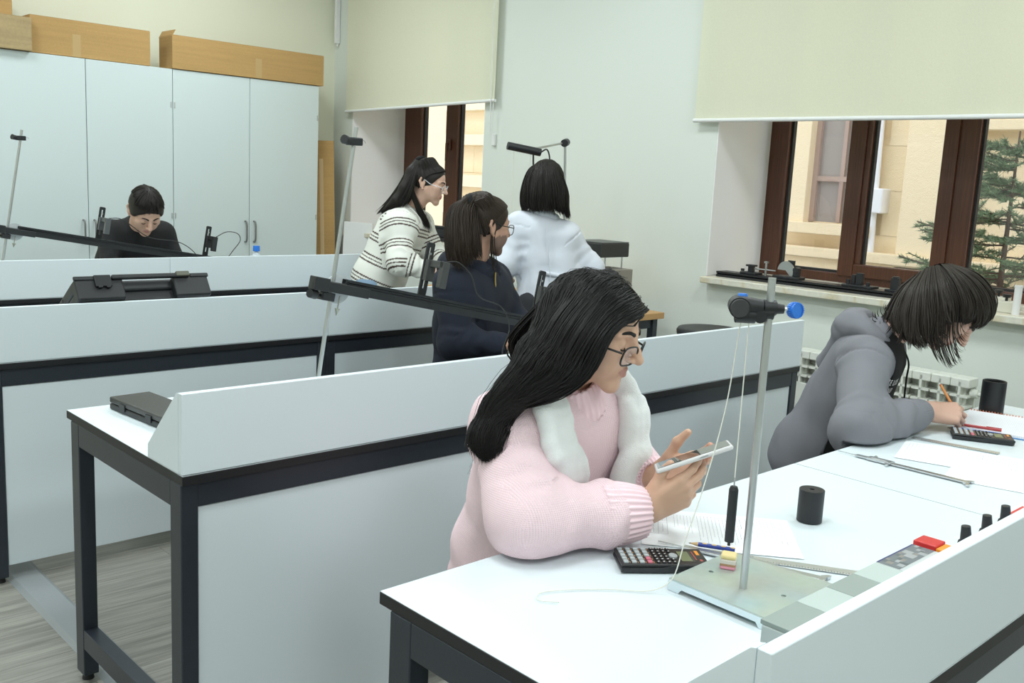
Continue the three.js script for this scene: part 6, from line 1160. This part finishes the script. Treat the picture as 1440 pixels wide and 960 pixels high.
// ---------------------------------------------------------------- girl in the white lab coat
{
  const h = frame(V(2.722, 1.392, -3.585), 50, -14, 4, 1.0);
  const J = { head: h, neck: V(2.700, 1.225, -3.57), rsh: V(2.800, 1.130, -3.475), lsh: V(2.578, 1.178, -3.64), hip: V(2.735, 0.78, -3.49), rel: V(2.900, 0.975, -3.385), rwr: V(2.985, 0.92, -3.56), lel: V(2.505, 0.985, -3.63), lwr: V(2.62, 0.90, -3.75), rkn: V(2.75, 0.45, -3.46), lkn: V(2.62, 0.45, -3.54), ran: V(2.74, 0.09, -3.45), lan: V(2.61, 0.09, -3.53) };
  J.hipL = V(2.64, 0.80, -3.53); J.hipR = V(2.755, 0.80, -3.45);
  J.rhand = { wrist: J.rwr.clone(), dir: V(0.2, -0.35, -0.9), palm: V(-0.6, -0.75, 0), cell: 0.006, curl: [[0.4, 0.5, 0.3], [0.4, 0.5, 0.3], [0.4, 0.5, 0.3], [0.4, 0.5, 0.3]] }; J.lhand = { wrist: J.lwr.clone(), dir: V(0.5, -0.3, -0.8), palm: V(0.3, -0.9, 0), cell: 0.006, curl: [[0.4, 0.5, 0.3], [0.4, 0.5, 0.3], [0.4, 0.5, 0.3], [0.4, 0.5, 0.3]] };
  const P = person('girl in a white lab coat seen from behind', J, { skin: SK.coat, headCell: 0.005 });
  const fw = V().crossVectors(P.lat, P.up).normalize();
  const F = new Field(); P.torso(F, 0.020, 0.05); F.cone(J.rsh, J.rel, 0.060, 0.056, 0.04); F.cone(J.rel, J.rel.clone().lerp(J.rwr, 0.7), 0.056, 0.046, 0.04); F.cone(J.lsh, J.lel, 0.060, 0.056, 0.04); F.cone(J.lel, J.lel.clone().lerp(J.lwr, 0.85), 0.056, 0.044, 0.04);
  for (const q of [-1, 1]) F.chain([P.side(J.hip, q * 0.06).setY(0.86), P.side(J.hip, q * 0.07).setY(0.66), P.side(J.hip, q * 0.08).setY(0.46)], [0.098, 0.108, 0.115], 0.07); F.cut((x, y, z) => 0.44 - y); F.warp = both(folds(0.011, 9, 60, [1, 0.4, 1]), armFolds(J.lsh, J.lel, J.lwr, 0.006, 0.01), armFolds(J.rsh, J.rel, J.rwr, 0.005, 0.01));
  const coat = P.put('lab_coat', meshField(F, 0.0105), M2.coatWhite);
  const col = new Field(), ring = [], nk = J.neck.clone().add(V(0, 0.008, 0)); for (let i = 0; i <= 10; i++) { const a = -2 + 4 * i / 10; ring.push(nk.clone().addScaledVector(P.lat, Math.sin(a) * 0.068).addScaledVector(fw, -Math.cos(a) * 0.062).addScaledVector(P.up, 0.01 * Math.cos(a))); } col.chain(ring, ring.map(() => 0.018), 0.012); P.put('collar', meshField(col, 0.007), M2.coatWhite, coat);
  const sv = (a, b) => { const pts = []; for (let i = 0; i <= 14; i++) pts.push(pushOut(F, a.clone().lerp(b, i / 14), 0.0015)); return { pts, r0: 0.0022, r1: 0.0022 }; };
  const bk = J.neck.clone().addScaledVector(fw, -0.13);
  P.put('back_seam', strands([sv(bk.clone().add(V(0, -0.06, 0)), J.hip.clone().addScaledVector(fw, -0.16).setY(0.5))], 5), M2.coatWhite, coat);
  P.put('belt', strands([(() => { const pts = []; for (let i = -6; i <= 6; i++) pts.push(pushOut(F, J.hip.clone().setY(0.93).addScaledVector(P.lat, i * 0.018).addScaledVector(fw, -0.10), 0.002)); return { pts, r0: 0.012, r1: 0.012 }; })()], 6), M2.coatWhite, coat);
  const L = new Field(); P.legs(L, 0.012, 0.05); P.put('trousers', meshField(L, 0.016), M2.trousers); for (const s of ['l', 'r']) shoe(P, J[s + 'an'].clone().add(V(0.08, 0, -0.06)), J[s + 'an'], M2.shoesDark);
  const CF = hairCap(h, { grow: 0.008, line: 0.03, low: 0.08, nape: true }), skin = [CF, P.HF];
  const front = coatGuides.map((g) => g.map((p) => { const l = h.inv(p.x, p.y, p.z); return h.P(l[0] * 1.05, l[1], Math.min(0.03, -l[2] * 0.55)); })), loop = [...coatGuides, front[4], front[0], coatGuides[0]].filter((g, i) => i !== 6 || true);
  const hl = [...sheetStrands(coatGuides, 700, { seg: 14, jitter: 0.01, wave: 0.006, cut: 0.12, r: 0.0026, curl: 0.02, skin }), ...sheetStrands([coatGuides[4], front[4]], 200, { seg: 14, jitter: 0.01, wave: 0.006, cut: 0.12, r: 0.0026, skin }), ...sheetStrands([coatGuides[0], front[0]], 200, { seg: 14, jitter: 0.01, wave: 0.006, cut: 0.12, r: 0.0026, skin })];
  const HV = new Field(); HV.ell(h.P(0, -0.045, -0.045), h.x, h.y, h.z, 0.078, 0.075, 0.05, 0.03);
  const hair = P.put('hair', strands(hl, 4), M2.hairDark); P.put('hair_volume', mergeGeometries([meshField(CF, 0.008), meshField(HV, 0.009)]), M2.hairDark, hair);
}
// ---------------------------------------------------------------- girl in the striped sweater
{
  const h = frame(V(2.502, 1.366, -4.285), 141, -13, 0, 0.98);
  const J = { head: h, neck: V(2.442, 1.195, -4.375), rsh: V(2.315, 1.125, -4.275), lsh: V(2.575, 1.13, -4.44), hip: V(2.315, 0.80, -4.47), rel: V(2.262, 0.945, -4.20), rwr: V(2.392, 0.905, -4.085), lel: V(2.63, 0.95, -4.36), lwr: V(2.60, 0.90, -4.19), rkn: V(2.22, 0.45, -4.42), lkn: V(2.36, 0.45, -4.52), ran: V(2.2, 0.09, -4.5), lan: V(2.34, 0.09, -4.58) };
  for (const s of ['r', 'l']) J[s + 'hand'] = { wrist: J[s + 'wr'].clone(), dir: V(0.55, -0.35, 0.75), palm: V(0.2, -0.9, -0.3), cell: 0.006, curl: [[0.3, 0.4, 0.2], [0.3, 0.4, 0.2], [0.3, 0.45, 0.2], [0.35, 0.45, 0.2]] };
  const P = person('girl in a white sweater with brown stripes and clear glasses', J, { skin: SK.stripe, lip: [0.5, 0.2, 0.18], headCell: 0.0042 });
  const F = new Field(); P.torso(F, 0.032, 0.06); F.cone(J.rsh, J.rel, 0.074, 0.072, 0.04); F.cone(J.rel, J.rel.clone().lerp(J.rwr, 0.85), 0.070, 0.050, 0.04); F.cone(J.lsh, J.lel, 0.072, 0.066, 0.04); F.cone(J.lel, J.lel.clone().lerp(J.lwr, 0.85), 0.066, 0.050, 0.04); F.cone(P.side(J.hip, -0.05).add(V(0, 0.05, 0)), P.side(J.hip, 0.05).add(V(0, 0.05, 0)), 0.112, 0.112, 0.07);
  F.cut((x, y, z) => { const dx = x - J.hip.x, dy = y - J.hip.y, dz = z - J.hip.z; return -(dx * P.up.x + dy * P.up.y + dz * P.up.z) - 0.03; }); F.warp = both(folds(0.009, 9, 80), armFolds(J.rsh, J.rel, J.rwr, 0.005, 0));
  const seg = (x, y, z, a, b) => { const ax = b.x - a.x, ay = b.y - a.y, az = b.z - a.z, l2 = ax * ax + ay * ay + az * az; let t = ((x - a.x) * ax + (y - a.y) * ay + (z - a.z) * az) / l2, c = Math.max(0, Math.min(1, t)); return [Math.hypot(x - a.x - ax * c, y - a.y - ay * c, z - a.z - az * c), t * Math.sqrt(l2)]; };
  const cream = [0.76, 0.76, 0.70], brown = [0.06, 0.035, 0.025];
  const stripe = (s) => { const f = ((s / 0.118) % 1 + 1) % 1; return (f > 0.02 && f < 0.09) || (f > 0.19 && f < 0.24) || (f > 0.34 && f < 0.41); };
  const colr = (x, y, z) => { let best = 9, val = 0; const tor = seg(x, y, z, J.hip, J.neck); best = tor[0] - 0.135; val = tor[1] + 0.02;
    for (const [a, b, r, o] of [[J.rsh, J.rel, 0.07, 0.03], [J.rel, J.rwr, 0.06, 0.21], [J.lsh, J.lel, 0.07, 0.03], [J.lel, J.lwr, 0.06, 0.21]]) { const q = seg(x, y, z, a, b); if (q[0] - r < best) { best = q[0] - r; val = q[1] + o; } }
    { const u = Math.abs((x - J.neck.x) * P.lat.x + (z - J.neck.z) * P.lat.z); if (y > 1.15 && u > 0.05 && u < 0.15) val = u * 1.6; }
    return stripe(val) ? brown : cream; };
  const fg = meshField(F, 0.0044, colr); boxUV(fg);
  P.put('sweater', fg, std(0xffffff, 0.9, 0, { vertexColors: true }));
  const L = new Field(); P.legs(L, 0.016, 0.05); L.cone(P.hipL, P.hipR, 0.115, 0.115, 0.05); P.put('jeans', meshField(L, 0.014), M2.denim); for (const s of ['l', 'r']) shoe(P, J[s + 'an'].clone().add(V(0.06, 0, 0.08)), J[s + 'an'], M2.shoes);
  P.put('belt', ribTube(J.hip.clone().addScaledVector(P.up, -0.02), J.hip.clone().addScaledVector(P.up, 0.012), 0.128, 0.126, 40, 0.0003), M2.blackJersey);
  const tieW = V(2.470, 1.497, -4.325), tl = h.inv(tieW.x, tieW.y, tieW.z);
  const CF = hairCap(h, { grow: 0.005, line: 0.026, low: 0.03, nape: true }), skin = [CF];
  const wisp = [[h.P(-0.03, 0.05, -0.08), h.P(-0.07, -0.05, -0.06), h.P(-0.055, -0.12, -0.01), h.P(-0.03, -0.19, 0.05), h.P(-0.01, -0.26, 0.1)], [h.P(-0.03, 0.05, -0.09), h.P(-0.075, -0.05, -0.075), h.P(-0.065, -0.12, -0.03), h.P(-0.05, -0.19, 0.02), h.P(-0.03, -0.25, 0.08)]];
  const hl = [...sheetStrands(pulledBack(h, tl), 1300, { seg: 12, jitter: 0.004, wave: 0.002, cut: 0.01, r: 0.0022, skin }), ...sheetStrands(stripeTail, 500, { seg: 18, jitter: 0.010, wave: 0.004, cut: 0.1, r: 0.0021 }), ...sheetStrands(wisp, 120, { seg: 16, jitter: 0.009, wave: 0.004, r: 0.0019 })];
  const TV = new Field(); TV.chain([tieW, V(2.425, 1.43, -4.34), V(2.385, 1.34, -4.345), V(2.35, 1.27, -4.37), V(2.31, 1.20, -4.44)], [0.02, 0.026, 0.026, 0.024, 0.010], 0.02);
  const hair = P.put('hair', strands(hl, 4), M2.hairDark); P.put('hair_volume', mergeGeometries([meshField(CF, 0.008), meshField(TV, 0.008)]), M2.hairDark, hair);
  const tr = new THREE.TorusGeometry(0.018, 0.010, 8, 20); tr.rotateX(1.0); tr.translate(tieW.x, tieW.y, tieW.z); P.put('hair_tie', tr, M2.blackJersey, hair);
  glassesFor(h, P.g, { origin: P.base, mat: phys([0.85, 0.85, 0.88], 0.15, { transmission: 0.5, thickness: 0 }), dy: -0.006, dz: 0.112, w: 0.026, h: 0.021, r: 0.0020 });
  browAndLash(P, h, M2.hairDark);
}
// ---------------------------------------------------------------- boy in black
{
  const h = frame(V(1.318, 1.140, -5.265), 184, -40, 0, 1.04);
  const J = { head: h, neck: V(1.345, 1.055, -5.43), rsh: V(1.205, 1.005, -5.47), lsh: V(1.500, 1.005, -5.45), hip: V(1.36, 0.56, -5.78), rel: V(1.16, 0.80, -5.36), rwr: V(1.27, 0.795, -5.26), lel: V(1.555, 0.80, -5.36), lwr: V(1.43, 0.795, -5.26), rkn: V(1.05, 0.53, -5.38), lkn: V(1.47, 0.53, -5.40), ran: V(1.03, 0.09, -5.42), lan: V(1.48, 0.09, -5.42) };
  for (const s of ['r', 'l']) J[s + 'hand'] = { wrist: J[s + 'wr'].clone(), dir: V(s === 'r' ? 0.6 : -0.6, -0.03, 0.75), palm: V(0, -1, 0), cell: 0.006, curl: [[0.3, 0.4, 0.2], [0.3, 0.4, 0.2], [0.3, 0.45, 0.2], [0.35, 0.45, 0.2]] };
  const P = person('boy in a black sweater leaning over the bench looking down', J, { skin: SK.boy, lip: [0.5, 0.22, 0.19], headCell: 0.0045, build: 1.06, desk: -5.545 });
  const F = new Field(); P.torso(F, 0.024, 0.06); F.cone(J.rsh, J.rel, 0.060, 0.054, 0.04); F.cone(J.rel, J.rel.clone().lerp(J.rwr, 0.9), 0.054, 0.042, 0.04); F.cone(J.lsh, J.lel, 0.060, 0.054, 0.04); F.cone(J.lel, J.lel.clone().lerp(J.lwr, 0.9), 0.054, 0.042, 0.04);
  F.cut(deskCut(-5.545, 0.758)); F.warp = folds(0.008, 9, 100);
  P.put('sweater', meshField(F, 0.011), M2.blackJersey);
  const L = new Field(); P.legs(L, 0.014, 0.05); L.cone(P.hipL, P.hipR, 0.1, 0.1, 0.05); P.put('trousers', meshField(L, 0.016), M2.trousers); for (const s of ['l', 'r']) shoe(P, J[s + 'an'].clone().add(V(0, 0, 0.1)), J[s + 'an'], M2.shoesDark);
  const CF = hairCap(h, { grow: 0.012, line: 0.034, low: 0.035 }), skin = [CF];
  const hl = sheetStrands(fanGuides(h, [0, 0.12, -0.03], 24, (a) => 0.75 + 0.55 * (0.5 - 0.5 * Math.cos(a)) + (Math.cos(a) > 0.3 ? 0.42 : 0)), 1100, { seg: 12, jitter: 0.008, wave: 0.008, cut: 0.35, r: 0.0022, clump: 90, skin });
  const hair = P.put('hair', strands(hl, 4), M2.hairDark); P.put('hair_volume', meshField(CF, 0.008), M2.hairDark, hair);
  browAndLash(P, h, M2.hairDark);
  stool('black lab stool under the boy in black', 1.36, -5.80, 0.405);
}
{ // dark seat edge seen past the bench end
  stool('empty black lab stool near the radiator', 3.05, -2.72, 0.745);
}

renderer.render(scene, camera);
